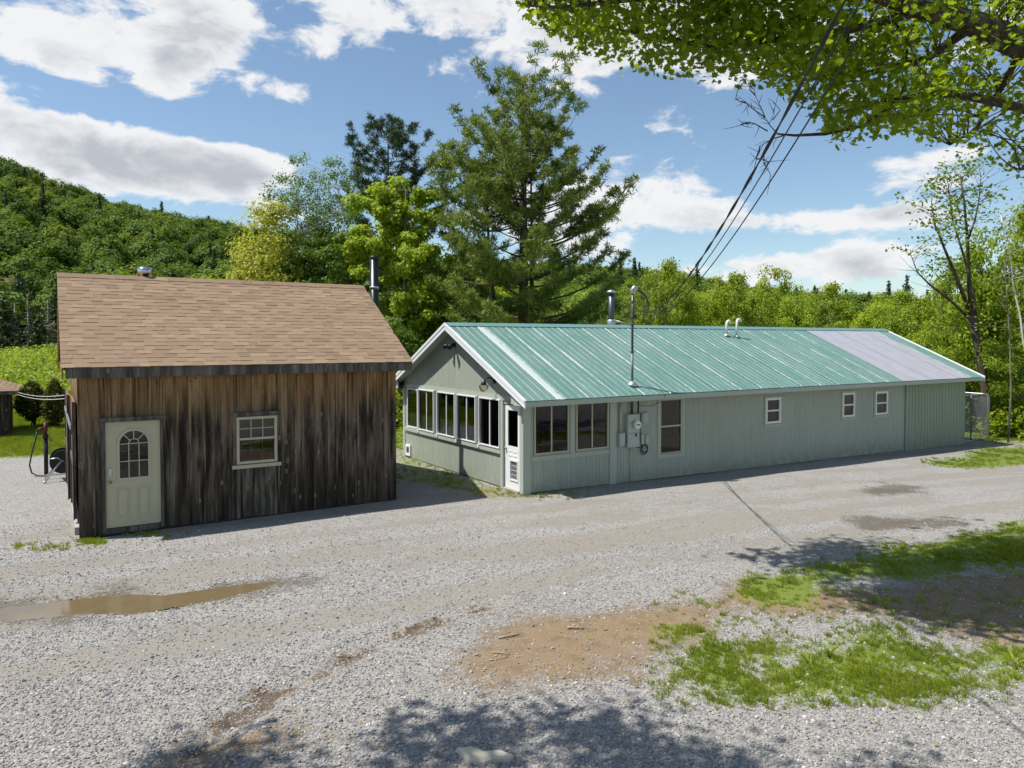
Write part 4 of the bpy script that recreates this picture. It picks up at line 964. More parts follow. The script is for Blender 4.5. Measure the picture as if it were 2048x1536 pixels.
def arc_band(r0, r1, n0, n1, a0=0.0, a1=math.pi, N=24, zc=zsp):
    mb = MB(); q = [a0 + (a1 - a0) * k / N for k in range(N + 1)]
    for p0, p1 in zip(q, q[1:]):
        mb.prism([PS(cx + r0 * math.cos(p0), zc + r0 * math.sin(p0), n1), PS(cx + r1 * math.cos(p0), zc + r1 * math.sin(p0), n1), PS(cx + r1 * math.cos(p1), zc + r1 * math.sin(p1), n1), PS(cx + r0 * math.cos(p1), zc + r0 * math.sin(p1), n1)], (0, n1 - n0, 0))
    return mb
lite = arc_band(rO - 0.018, rO + 0.028, nB + 0.0005, nB + 0.016)
for s in (-1, 1): lite.box(PS(cx + s * (rO - 0.018), dz_b, nB + 0.0005), PS(cx + s * (rO + 0.028), zsp, nB + 0.016))
lite.box(PS(cx - rO - 0.028, dz_b - 0.028, nB + 0.0005), PS(cx + rO + 0.028, dz_b + 0.018, nB + 0.017))
fan = mk('fan_light_frame', lite, M['cream_vinyl'], sdoor)
mun = MB(); g0, g1 = -0.008, 0.012
for u in (cx - rO / 3, cx + rO / 3): mun.box(PS(u - 0.008, dz_b + 0.019, g0), PS(u + 0.008, zsp, g1))
for z in (1.385, zsp): mun.box(PS(cx - rO + 0.019, z - 0.008, g0 + 0.001), PS(cx + rO - 0.019, z + 0.008, g1 + 0.001))
mun.v += []; hub = arc_band(rO / 3 - 0.008, rO / 3 + 0.008, g0 + 0.002, g1 + 0.002, N=14); mun.add(hub.v, hub.f)
for q in (R(45), R(90), R(135)):
    c_, s_ = math.cos(q), math.sin(q); r0, r1 = rO / 3, rO - 0.01
    pa = [(cx + r * c_ - w * s_, zsp + r * s_ + w * c_) for r, w in ((r0, -0.008), (r1, -0.008), (r1, 0.008), (r0, 0.008))]
    mun.prism([PS(u, z, g1) for u, z in pa], (0, g1 - g0, 0))
mk('muntin', mun, M['cream_vinyl'], sdoor)
gp = [PS(u, z, -0.012) for u, z in arc] + [PS(cx - rO, dz_b, -0.012), PS(cx + rO, dz_b, -0.012)]
mk('pane', MB().add(gp, [tuple(range(len(gp)))]), M['glass'], sdoor)
for u0 in (1.075, 1.43):
    mb = MB(); u1 = u0 + 0.225
    mb.add(frame(PS, u0, u1, 0.32, 0.89, nB + 0.0005, nB + 0.012, 0.018).v, frame(PS, u0, u1, 0.32, 0.89, nB + 0.0005, nB + 0.012, 0.018).f)
    mb.box(PS(u0 + 0.045, 0.365, nB + 0.0005), PS(u1 - 0.045, 0.845, nB + 0.009)); mk('door_panel', mb, M['cream_vinyl'], sdoor)
kn = mk('knob', MB().tube([PS(0.975, 1.02, nB), PS(0.975, 1.02, 0.03), PS(0.975, 1.02, 0.06)], [0.02, 0.018, 0.03], 12), M['brass'], sdoor, smooth=True)
mk('lock_plate', pbox(PS, 0.945, 1.005, 1.14, 1.27, nB + 0.0005, nB + 0.016), M['galvanised'], sdoor)
mk('door_jamb', B(PS(dw0 - 0.075, 0.05, 0.001 + 0.026), PS(dw0 - 0.004, 2.15, 0.045)), M['grey_board'], shed); mk('door_jamb', B(PS(dw1 + 0.004, 0.05, 0.027), PS(dw1 + 0.05, 2.15, 0.045)), M['grey_board'], shed)
mk('door_header', B(PS(0.80, 2.155, 0.027), PS(1.955, 2.235, 0.07)), M['grey_board'], shed)
mk('door_sill', B(PS(dw0 - 0.03, 0.03, -0.03), PS(dw1 + 0.03, 0.13, 0.035)), M['grey_board'], shed)
# six over six window
w0, w1, wz0, wz1 = 3.265, 4.085, 1.14, 2.115; wm = (wz0 + wz1) / 2 + 0.03
sw = mk('window', frame(PS, w0, w1, wz0, wz1, -0.02, 0.04, 0.055), M['cream_vinyl'], shed)
mk('meeting_rail', pbox(PS, w0 + 0.055, w1 - 0.055, wm - 0.025, wm + 0.02, -0.015, 0.03), M['cream_vinyl'], sw)
for za, zb2, nn, mt in ((wm + 0.02, wz1 - 0.055, 0.006, 'cream_vinyl'), (wz0 + 0.055, wm - 0.025, -0.030, 'meter_grey')):
    iw = (w1 - w0 - 0.11); mb = MB()
    for j in (1, 2): u = w0 + 0.055 + iw * j / 3; mb.box(PS(u - 0.008, za, nn), PS(u + 0.008, zb2, nn + 0.012))
    zc_ = (za + zb2) / 2; mb.box(PS(w0 + 0.056, zc_ - 0.008, nn + 0.001), PS(w1 - 0.056, zc_ + 0.008, nn + 0.011)); mk('muntin', mb, M[mt], sw)
    for j in range(3):
        for q in range(2): mk('pane', pbox(PS, w0 + 0.055 + iw * j / 3, w0 + 0.055 + iw * (j + 1) / 3, za if q == 0 else zc_, zc_ if q == 0 else zb2, -0.012, -0.008), M['glass'], sw)
mk('window_header', B(PS(3.19, 2.13, 0.027), PS(4.16, 2.21, 0.065)), M['grey_board'], shed)
mk('window_sill', B(PS(3.17, 1.055, -0.01), PS(4.16, 1.125, 0.075)), M['cream_vinyl'], shed)
mk('side_casing', B(PS(3.19, 1.13, 0.004), PS(3.26, 2.128, 0.03)), M['barn_board'], shed); mk('side_casing', B(PS(4.09, 1.13, 0.004), PS(4.16, 2.128, 0.03)), M['barn_board'], shed)
mk('pane_backing', B((3.3, SY0 + 0.35, 1.62), (4.05, SY0 + 0.36, 2.1)), M['interior'], shed)  # curtain inside the shed window
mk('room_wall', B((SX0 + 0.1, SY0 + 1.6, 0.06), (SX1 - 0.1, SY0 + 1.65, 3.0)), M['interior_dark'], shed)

# ------------------------------------------------------------------ the small outbuilding at the left edge
nb = thing('outbuilding', 'small dark board outbuilding with brown roof at the left edge', 'shed', (-4.6, 33.9, 0.0))
NX0, NX1, NY0, NY1 = -4.6, -1.25, 33.9, 37.4
bx_ = NX0
while bx_ < NX1 - 0.02:
    e = min(bx_ + 0.24, NX1); mk('board', B((bx_ + 0.004, NY0, 0.0), (e - 0.004, NY0 + 0.03, 1.78)), M['barn_board'], nb, org=(bx_, NY0, 0)); bx_ = e
mk('wall', MB().box((NX1 - 0.03, NY0 + 0.03, 0.0), (NX1, NY1, 1.8)).box((NX0, NY0 + 0.03, 0), (NX0 + 0.03, NY1, 1.8)).box((NX0 + 0.03, NY1 - 0.03, 0), (NX1 - 0.03, NY1, 1.8)), M['barn_board'], nb)
nmx = (NX0 + NX1) / 2; nmy = (NY0 + NY1) / 2; ez = 1.76; hx0, hx1, hy0, hy1 = NX0 - 0.32, NX1 + 0.32, NY0 - 0.32, NY1 + 0.32; hz = ez + 0.9
ro = mk('roof', MB().add([(hx0, hy0, ez), (hx1, hy0, ez), (hx1, hy1, ez), (hx0, hy1, ez), (nmx, nmy - 0.01, hz)], [(0, 1, 4), (1, 2, 4), (2, 3, 4), (3, 0, 4), (3, 2, 1, 0)]), M['shingle_under'], nb)
mk('fascia', frame(lambda u, z, n: (u, z, ez - 0.12 + n), hx0 + 0.02, hx1 - 0.02, hy0 + 0.02, hy1 - 0.02, 0.0, 0.11, 0.03), M['grey_board'], ro)
sh2 = MB(); NR = 13
for side in range(4):
    ca2, cb2 = [((hx0, hy0), (hx1, hy0)), ((hx1, hy0), (hx1, hy1)), ((hx1, hy1), (hx0, hy1)), ((hx0, hy1), (hx0, hy0))][side]
    for r in range(NR):
        f0, f1 = r / NR, min((r + 1.15) / NR, 1.0)
        L = lambda c, f: (c[0] + (nmx - c[0]) * f, c[1] + (nmy - c[1]) * f, ez + (hz - ez) * f)
        a0, b0, a1, b1 = (np.array(L(ca2, f0)), np.array(L(cb2, f0)), np.array(L(ca2, f1)), np.array(L(cb2, f1)))
        ntab = max(1, int(np.linalg.norm(b0 - a0) / 0.26))
        for c in range(ntab):
            t0, t1 = c / ntab, (c + 0.985) / ntab; up_ = np.array([0, 0, 1.0])
            p = [a0 + (b0 - a0) * t0, a0 + (b0 - a0) * t1, a1 + (b1 - a1) * t1, a1 + (b1 - a1) * t0]
            sh2.hexa([*(q + up_ * 0.004 for q in p), p[0] + up_ * 0.02, p[1] + up_ * 0.02, p[2] + up_ * 0.008, p[3] + up_ * 0.008])
o = mk('shingles', sh2, M['shingle'], ro); o['kind'] = 'stuff'

# ------------------------------------------------------------------ trees
def rot_frames(n, rg, flat=0.6, base=None):
    """n random orthonormal leaf frames, normals leaning up or along the given outward directions"""
    b = np.array([0, 0, 1.0]) * rg.choice([1, 1, 1, -1], n)[:, None] if base is None else base
    nrm = rg.normal(size=(n, 3)) * flat + b
    nrm /= np.linalg.norm(nrm, axis=1, keepdims=True)
    a = rg.normal(size=(n, 3)); a -= (a * nrm).sum(1, keepdims=True) * nrm; a /= np.linalg.norm(a, axis=1, keepdims=True)
    return a, np.cross(nrm, a), nrm
KITE = [(-0.5, 0.0), (-0.05, -0.36), (0.5, 0.0), (-0.05, 0.36)]
MAPLE = [(-0.06, -0.02), (-0.12, -0.30), (0.02, -0.24), (0.10, -0.52), (0.24, -0.30), (0.50, -0.36), (0.42, -0.12), (0.66, 0.0), (0.42, 0.12), (0.50, 0.36), (0.24, 0.30), (0.10, 0.52), (0.02, 0.24), (-0.12, 0.30), (-0.06, 0.02)]
def leaves(C, size, rg, shape=KITE, flat=0.6, curl=0.12, base=None):
    C = np.asarray(C); n = len(C); a, b, nr = rot_frames(n, rg, flat, base)
    s = (size * rg.uniform(0.65, 1.3, n))[:, None]
    P = [C + s * (u * a + v * b + curl * (abs(v) * 2 - 0.3) * nr) for u, v in shape]
    V = np.stack(P, 1).reshape(-1, 3); k = len(shape)
    return V, np.arange(n * k).reshape(n, k)
def blob(rg, n, flat=0.6):
    """points in a lumpy ball, more near its skin"""
    d = rg.normal(size=(n, 3)); d /= np.linalg.norm(d, axis=1, keepdims=True)
    return d * (rg.random(n) ** 0.42)[:, None] * np.array([1, 1, flat])
def bez(p0, p1, p2, n=5):
    t = np.linspace(0, 1, n)[:, None]; return (1 - t) ** 2 * p0 + 2 * t * (1 - t) * p1 + t ** 2 * p2
def broadleaf(seed, H, Rc, base, ncl, nleaf, lsize, tr=0.16, prof='round', forks=1, lean=(0, 0), clump=0.27, limbs=True, sparse=0.0):
    """trunk + limbs (MB) and leaf arrays for one tree standing at the origin"""
    rg = np.random.default_rng(seed); wood = MB()
    top = np.array([lean[0], lean[1], H * 0.93])
    stems = []
    for f in range(forks):
        off = rg.normal(size=2) * (0.12 * Rc if forks > 1 else 0.0)
        spread = rg.normal(size=2) * Rc * (0.32 if forks > 1 else 0.08)
        t = np.linspace(0, 1, 9)[:, None]
        pth = np.array([off[0], off[1], 0]) * (1 - t) + (top + np.array([spread[0], spread[1], -rg.uniform(0, 0.1) * H])) * t
        pth[:, :2] += np.cumsum(rg.normal(size=(9, 2)) * 0.035 * Rc, 0)
        pth[0, :2] = off; pth[0, 2] = -0.25
        r = tr / math.sqrt(forks) * (1 - 0.9 * np.linspace(0, 1, 9)) ; r[0] *= 1.35
        wood.tube(pth, list(r), 7); stems.append((pth, r))
    Cs = []; cz = (base + H) / 2
    for i in range(ncl):
        d = rg.normal(size=3); d /= np.linalg.norm(d); rad = rg.random() ** 0.45
        h = 0.5 + 0.5 * d[2] * rad                                    # 0 base .. 1 top
        env = {'round': 1.0, 'tall': 0.9 - 0.35 * h, 'vase': 0.55 + 0.6 * h, 'cone': 1.15 - 0.9 * h}[prof]
        env *= 0.78 + 0.5 * rg.random()
        c = np.array([d[0] * rad * Rc * env + lean[0] * h, d[1] * rad * Rc * env + lean[1] * h, base + (H - base) * (0.06 + 0.92 * h)])
        Cs.append(c)
        if limbs:
            pth, r = stems[i % forks]
            k = int(np.clip(np.searchsorted(pth[:, 2], c[2] - 0.35 * np.linalg.norm(c[:2]) - 0.06 * H), 2, 8))
            s0 = pth[k]; mid = (s0 + c) / 2 + np.array([0, 0, 0.12 * np.linalg.norm(c - s0)])
            q = bez(s0, mid, c, 6); w = max(r[k] * 0.5, 0.012)
            wood.tube(q, [w * (1 - 0.85 * t) for t in np.linspace(0, 1, 6)], 4, False)
    per = nleaf // ncl; L = []; NB = []
    for c in Cs:
        m = max(6, int(per * rg.uniform(0.5, 1.5)))
        b = blob(rg, m, 0.62) * Rc * clump * rg.uniform(0.7, 1.35)
        b += rg.normal(size=(m, 3)) * Rc * 0.03
        L.append(c + b); ob = b / (np.linalg.norm(b, axis=1, keepdims=True) + 1e-6); oc = c - np.array([0, 0, cz]); oc = oc / (np.linalg.norm(oc) + 1e-6)
        NB.append(ob * 0.75 + oc * 0.35 + np.array([0, 0, 0.35]))
    L = np.concatenate(L); NB = np.concatenate(NB)
    return wood, leaves(L, lsize, rg, flat=0.45, base=NB)
def tree(name, label, loc, wood, leaf, wmat, lmat, group=None, rot=0.0, scale=(1, 1, 1), cat='tree'):
    o = thing(name, label, cat, (0, 0, 0), group)
    mk('trunk', wood, M[wmat], o, smooth=True)
    link('crown', arr_mesh('crown', leaf[0], leaf[1], M[lmat]), o)
    o.location = loc; o.rotation_euler = (0, 0, rot); o.scale = scale; ORG[o.name] = Vector(loc)
    return o
def spot(px, depth):
    p = at(px, 680, depth); return (p[0], p[1], float(gz(p[0], p[1])) - 0.05)
def height(py, depth, loc): return CAM_H + (680 - py) / F * depth - loc[2]

# -- white pines: whorls of rising limbs carrying plumes of needle tufts
def pine(seed, H, Rmax, base, stems, ntuft, tuft=0.24, prof=None):
    rg = np.random.default_rng(seed); wood = MB(); T = []
    tops = [(0.0, 0.0, H)] + [(rg.normal() * 0.22 * Rmax, rg.normal() * 0.22 * Rmax, H * rg.uniform(0.66, 0.86)) for _ in range(stems - 1)]
    for si, tp in enumerate(tops):
        b0 = np.array([rg.normal() * 0.15, rg.normal() * 0.15, -0.3]) if si else np.array([0, 0, -0.3])
        n = 12; t = np.linspace(0, 1, n)[:, None]
        bow = np.array([tp[0], tp[1], 0]) * 0.9
        pth = b0 * (1 - t) + np.array(tp) * t + bow * (np.sin(t * math.pi) * 0.35)
        rr = (0.27 if si == 0 else 0.17) * (1 - 0.95 * t[:, 0]) + 0.012
        wood.tube(pth, list(rr), 8)
        z = base + rg.random() * 0.3
        while z < tp[2] - 0.15:
            h = z / H; rmax = Rmax * prof(h) * (1.0 if si == 0 else 0.72)
            nb = rg.integers(3, 6); a0 = rg.random() * 6.28
            for j in range(nb):
                if rg.random() < 0.10 + 0.15 * (h < 0.6): continue
                a = a0 + j * 6.28 / nb + rg.normal() * 0.3; L = rmax * rg.uniform(0.45, 1.15)
                s0 = np.array([np.interp(z, pth[:, 2], pth[:, 0]), np.interp(z, pth[:, 2], pth[:, 1]), z])
                rise = L * (0.02 + 0.70 * h) * rg.uniform(0.6, 1.3) + 0.16 * L
                e = s0 + np.array([math.cos(a) * L, math.sin(a) * L, rise]); mid = s0 + np.array([math.cos(a) * L * 0.62, math.sin(a) * L * 0.62, rise * 0.05])
                q = bez(s0, mid, e, 7); wood.tube(q, [max(0.055 * (L / 4) * (1 - 0.85 * u), 0.008) for u in np.linspace(0, 1, 7)], 4, False)
                # plumes: bunches of tufts along short upswept side shoots, outer part of the limb only
                m = max(2, int(L * 2.3))
                for u in np.linspace(0.38 + 0.1 * rg.random(), 1.0, m):
                    c = (1 - u) ** 2 * s0 + 2 * u * (1 - u) * mid + u * u * e
                    for sd in (-1, 1):
                        if rg.random() < 0.28: continue
                        ln = (0.30 + 0.26 * L * (1.05 - u)) * rg.uniform(0.4, 1.25)
                        v = np.array([math.cos(a + sd * 0.85), math.sin(a + sd * 0.85), 0.35]) * ln
                        k = max(4, int(ln / 0.055)); tt = rg.random(k)[:, None] ** 0.7
                        wood.tube([c, c + v * 0.9], [0.012, 0.004], 3, False)
                        T.append(c + v * tt + rg.normal(size=(k, 3)) * np.array([0.09, 0.09, 0.06]))
                T.append(e + rg.normal(size=(12, 3)) * np.array([0.13, 0.13, 0.1]))
            z += rg.uniform(0.62, 1.12) * (0.5 + 0.65 * (1 - h))
        T.append(np.array(tp) + rg.normal(size=(16, 3)) * np.array([0.16, 0.16, 0.3]))
    T = np.concatenate(T)
    if len(T) > ntuft: T = T[rg.permutation(len(T))[:ntuft]]
    # each tuft: a spray of thin blades
    nb = 9; n = len(T); d = rg.normal(size=(n, nb, 3)) + np.array([0, 0, 0.75]); d /= np.linalg.norm(d, axis=2, keepdims=True)
    ln = tuft * rg.uniform(0.6, 1.15, (n, nb, 1)); sd = np.cross(d, rg.normal(size=(n, nb, 3))); sd /= np.linalg.norm(sd, axis=2, keepdims=True)
    w = 0.02; o = T[:, None, :]
    V = np.stack([o - sd * w * 0.5, o + d * ln * 0.5 + sd * w, o + d * ln, o + d * ln * 0.5 - sd * w], 2).reshape(-1, 3)
    return wood, (V, np.arange(n * nb * 4).reshape(-1, 4))
def pine_prof(h):
    return float(np.interp(h, [0, 0.12, 0.3, 0.45, 0.6, 0.72, 0.84, 0.93, 1.0], [0.9, 1.0, 1.0, 0.95, 0.80, 0.58, 0.43, 0.33, 0.2]))
p = spot(1045, 32.0)
w, l = pine(11, height(104, 32, p) - 1.55, 5.7, 1.0, 4, 36000, 0.25, pine_prof)
tree('pine_tree', 'huge spreading white pine rising behind the green metal roof', p, w, l, 'bark', 'needle', rot=0.6)
p = spot(778, 52.0); w, l = pine(5, height(262, 52, p), 4.6, 5.0, 1, 9000, 0.34, lambda h: float(np.interp(h, [0, .3, .6, .8, .92, 1], [.8, .9, .85, .62, .5, .2])))
tree('pine_tree', 'narrow dark pine standing behind the bright young maple', p, w, l, 'bark', 'needle_dark')

# -- single broadleaf trees behind the two buildings, left to right: px, top y, depth, crown width px, ...
def bl(name, label, px, top, depth, wpx, seed, lmat, wmat='bark', base=0.18, ncl=60, nleaf=14000, ls=0.17, group='trees behind the buildings', **kw):
    p = spot(px, depth); H = height(top, depth, p); Rc = wpx / F * depth / 2
    w, l = broadleaf(seed, H, Rc, H * base, ncl, nleaf, ls, **kw)
    return tree(name, label, p, w, l, wmat, lmat, group)
bl('yellow_tree', 'yellow green tree with pale new leaves behind the shed roof', 540, 392, 35, 225, 21, 'leaf_yellow', ncl=75, nleaf=15000, ls=0.15, prof='tall', base=0.12)
bl('birch_tree', 'tall airy white stemmed birch with small leaves above the shed', 640, 298, 38, 225, 22, 'leaf_birch', 'bark_birch', base=0.34, ncl=330, nleaf=17000, ls=0.12, forks=4, tr=0.2, clump=0.13, prof='round')
bl('maple_tree', 'bright lime green maple in front of the narrow pine', 806, 315, 34, 200, 23, 'leaf_bright', 'bark_grey', ncl=110, nleaf=24000, ls=0.19, prof='round', base=0.22, clump=0.2)
bl('leafy_tree', 'dense mid green tree below the birch beside the yellow tree', 620, 430, 35, 150, 24, 'leaf_mid', ncl=70, nleaf=14000, base=0.1, ls=0.16)
bl('leafy_tree', 'dense mid green tree left of the steel stove pipe', 700, 445, 36, 130, 25, 'leaf_mid', ncl=60, nleaf=12000, base=0.1, ls=0.16)
bl('leafy_tree', 'small shaded tree with a visible trunk right of the stove pipe', 800, 560, 33, 150, 26, 'leaf_mid', 'bark_grey', ncl=55, nleaf=9000, base=0.15, ls=0.15, prof='vase')
bl('leafy_tree', 'green tree filling the gap between shed and house gable', 868, 590, 36, 130, 27, 'leaf_spring', ncl=50, nleaf=9000, base=0.05, ls=0.16)
bl('leafy_tree', 'dark broad tree low behind the left side of the pine', 930, 560, 40, 190, 28, 'leaf_mid', ncl=50, nleaf=9000, base=0.05, ls=0.18)
bl('leafy_tree', 'dark broad tree low behind the right side of the pine', 1165, 590, 39, 190, 29, 'leaf_mid', ncl=55, nleaf=9000, base=0.05, ls=0.18)

# -- the row of spring green trees behind the long roof: a few kinds, each tree placed on its own
kinds = []
for i, (lm, nm, pf, fk) in enumerate((('leaf_spring', 'spring_tree', 'round', 2), ('leaf_bright', 'spring_tree', 'tall', 1), ('leaf_mid', 'leafy_tree', 'round', 2), ('leaf_spring', 'spring_tree', 'vase', 3))):
    w, l = broadleaf(40 + i, 9.0, 3.1, 1.2, 85, 13000, 0.18, 0.13, pf, fk, clump=0.22)
    kinds.append((w, l, lm, nm))
protos = {}
def place_kind(k, label, px, top, depth, wpx, rot):
    p = spot(px, depth); H = height(top, depth, p); s = H / 9.0; sx = wpx / F * depth / 2 / 3.1 * 0.95
    w, l, lm, nm = kinds[k]
    if k not in protos:
        protos[k] = tree(nm, label, p, w, l, 'bark_grey', lm, 'trees in the row behind the long roof', rot, (sx, sx, s)); return
    copy_tree(protos[k], p, rot, (sx, sx, s), label)
ROW = [(0, 'spring green tree rising just right of the service mast', 1330, 512, 37, 150), (3, 'open crowned tree with dark stems behind the mast wires', 1375, 540, 40, 130), (1, 'lime green tree left of the white vent pipes', 1430, 548, 43, 120),
       (0, 'rounded spring green tree directly behind the white vent pipes', 1480, 538, 41, 140), (3, 'tall feathery tree right of the white vent pipes', 1535, 534, 44, 130), (1, 'bright yellow green tree above the middle of the ridge', 1590, 566, 40, 130),
       (0, 'broad lime tree above where the silver sheets begin', 1650, 560, 45, 150), (2, 'darker green tree over the silver roof sheets', 1715, 575, 50, 140), (1, 'golden green tree right of the darker one over the silver sheets', 1765, 585, 42, 150),
       (0, 'spring green tree above the far corner of the ridge', 1830, 570, 40, 150), (3, 'slender spring tree left of the forked bare trunk', 1890, 560, 38, 130), (1, 'lime tree low against the far roof slope', 1870, 640, 34, 150),
       (2, 'shaded tree behind the chimney pipe left of the mast', 1215, 560, 43, 150), (0, 'pale green tree between pine and mast', 1268, 552, 47, 130),
       (1, 'large glowing lime tree behind the forked trunk', 1960, 450, 35, 190), (0, 'tall lime tree at the right edge', 2045, 400, 34, 180), (3, 'airy spring tree cut by the right frame edge', 2110, 370, 31, 190),
       (1, 'low lime tree behind the kennel', 1945, 690, 34, 150), (0, 'bushy lime tree right of the kennel', 2030, 640, 31, 150), (2, 'dark leafy tree deep behind the kennel', 2000, 600, 40, 170)]
rr = np.random.default_rng(9)
for k, lab, px, top, dep, wp in ROW: place_kind(k, lab, px, top, dep, wp, float(rr.random() * 6.28))
# -- forked sparse tree by the kennel
p = spot(1968, 31.5); H = height(330, 31.5, p)
rg = np.random.default_rng(77); wood = MB(); tips = []
def limb(pxs, r0, r1, n=4):
    P = [np.array(at(x, y, d)) - np.array(p) for x, y, d in pxs]
    wood.tube(P, list(np.linspace(r0, r1, len(P))), 7); return P
base_ = [(1976, 880, 31.5), (1970, 780, 31.5), (1955, 690, 31.5), (1942, 630, 31.5)]
A = limb(base_, 0.20, 0.14)
arms = [limb([(1942, 630, 31.5), (1938, 560, 31.3), (1934, 470, 31.2), (1928, 400, 31.0), (1920, 350, 31.0)], 0.10, 0.02), limb([(1942, 630, 31.5), (1915, 560, 31.0), (1890, 500, 30.8), (1870, 450, 30.7), (1862, 400, 30.7)], 0.09, 0.015),
        limb([(1942, 640, 31.5), (1900, 600, 32), (1860, 570, 32), (1835, 545, 32.2), (1820, 505, 32.2)], 0.07, 0.012), limb([(1936, 480, 31.2), (1950, 440, 31.6), (1958, 400, 31.8), (1962, 350, 31.8)], 0.05, 0.012),
        limb([(1955, 690, 31.5), (1948, 600, 31.9), (1930, 520, 32), (1905, 440, 32.2), (1895, 360, 32.2)], 0.09, 0.015)]
Lc = []
for ai, arm in enumerate(arms):
    for q in range(26):
        t = rg.uniform(0.25, 1.0); k = t * (len(arm) - 1); i = min(int(k), len(arm) - 2); s0 = arm[i] + (arm[i + 1] - arm[i]) * (k - i)
        e = s0 + rg.normal(size=3) * np.array([0.55, 0.55, 0.25]) + np.array([0, 0, 0.45]); wood.tube([s0, (s0 + e) / 2 + rg.normal(size=3) * 0.06, e], [0.014, 0.009, 0.004], 3, False)
        if ai != 2 or t > 0.9 or rg.random() < 0.3: Lc.append(e + rg.normal(size=(17, 3)) * np.array([0.24, 0.24, 0.13]))
tree('forked_tree', 'sparse forked tree with dark trunk beside the far end of the house', p, wood, leaves(np.concatenate(Lc), 0.16, rg), 'bark', 'leaf_mid')
# pale leaning saplings right of it
def stems(name, label, pts, r, lmat, nl, wmat='bark_birch'):
    p = spot(pts[0][0], pts[0][2]); P = [np.array(at(x, y, d)) - np.array(p) for x, y, d in pts]; P[0][2] = -0.1
    wd = MB().tube(P, list(np.linspace(r, r * 0.3, len(P))), 6); rg = np.random.default_rng(len(label)); L = []
    for q in range(nl):
        i = rg.integers(len(P) // 2, len(P) - 1); s0 = P[i] + (P[i + 1] - P[i]) * rg.random(); e = s0 + rg.normal(size=3) * np.array([0.7, 0.7, 0.4]) + [0, 0, 0.3]
        wd.tube([s0, e], [0.012, 0.004], 3, False); L.append(e + rg.normal(size=(14, 3)) * 0.25)
    tree(name, label, p, wd, leaves(np.concatenate(L), 0.15, rg), wmat, lmat)
stems('birch_tree', 'thin crooked white birch stem leaning at the right edge', [(2082, 890, 28), (2064, 760, 28), (2046, 680, 28), (2040, 630, 28), (2026, 570, 28.2), (2022, 520, 28), (2008, 470, 27.8), (2002, 430, 28)], 0.05, 'leaf_spring', 22)
stems('sapling', 'slim grey sapling standing in the undergrowth right of the kennel', [(2016, 875, 29), (2022, 790, 29), (2020, 690, 29), (2014, 590, 29), (2008, 520, 29)], 0.045, 'leaf_spring', 18, 'bark_grey')
stems('sapling', 'bare pale sapling leaning over the far roof slope', [(1925, 830, 35), (1905, 720, 35), (1880, 690, 35), (1862, 655, 35), (1835, 650, 35)], 0.05, 'leaf_spring', 6, 'bark_grey')
# dead snags and dark firs at the edge of the wood on the left
def conifer(seed, H, Rb, dead=False):
    rg = np.random.default_rng(seed); wd = MB().tube([(0, 0, -0.2), (0.05, 0, H * 0.5), (0, 0.05, H)], [0.16, 0.1, 0.02], 6); T = []
    z = 0.6
    while z < H - 0.2:
        L = Rb * (1 - z / H) ** 0.8
        for j in range(6):
            a = rg.random() * 6.28; ln = L * rg.uniform(0.5, 1.1); e = np.array([math.cos(a) * ln, math.sin(a) * ln, z - 0.18 * ln]); wd.tube([(0, 0, z), e * 0.5 + [0, 0, z * 0.5 + 0.05], e], [0.03, 0.02, 0.006], 3, False)
            k = int(ln * 9) + 2; T.append(np.array([0, 0, z]) + (e - [0, 0, z]) * rg.uniform(0.15, 1, k)[:, None] + rg.normal(size=(k, 3)) * 0.12)
        z += rg.uniform(0.22, 0.4)
    return wd, leaves(np.concatenate(T)[::(12 if dead else 1)], 0.34, rg, flat=0.9)
for nm, lab, px, top, dep, rb, sd, dead in (('fir_tree', 'dark fir at the left edge below the hillside', 8, 590, 78, 3.2, 1, False), ('fir_tree', 'tall dark fir beside the grey snags', 40, 545, 88, 4.2, 2, False), ('fir_tree', 'green fir just left of the shed roof edge', 78, 628, 80, 2.6, 3, False),
                                        ('dead_tree', 'bleached dead tree left of the shed roof', 56, 588, 82, 1.6, 4, True), ('dead_tree', 'grey dead spruce nearest the shed roof edge', 96, 600, 84, 1.9, 5, True), ('fir_tree', 'fir peeping over the left end of the shed roof', 118, 560, 92, 3.0, 6, False), ('dead_tree', 'thin bleached snag between two dark firs', 30, 605, 80, 1.2, 7, True)):
    p = spot(px, dep); w, l = conifer(sd, height(top, dep, p), rb, dead)
    tree(nm, lab, p, w, l, 'bark_dead' if dead else 'bark', 'needle_dark', 'conifers at the wood edge')
for i, (px, top, dep) in enumerate(((1240, 512, 150), (1268, 512, 150), (1393, 522, 140), (1812, 548, 120), (1776, 562, 120), (1890, 560, 115))):
    p = spot(px, dep); w, l = conifer(30 + i, height(top, dep, p), 2.6)
    tree('spruce_tree', ['dark spruce left of the pair on the far ridge above the chimney pipe', 'dark spruce right of the pair on the far ridge above the mast', 'lone dark spruce on the far ridge behind the power lines', 'tall dark spruce on the far ridge left of the sparse tree', 'lower dark spruce left of the tall one on the far ridge', 'dark spruce seen through the sparse forked tree'][i], p, w, l, 'bark', 'needle_dark', 'spruces on the far ridge')
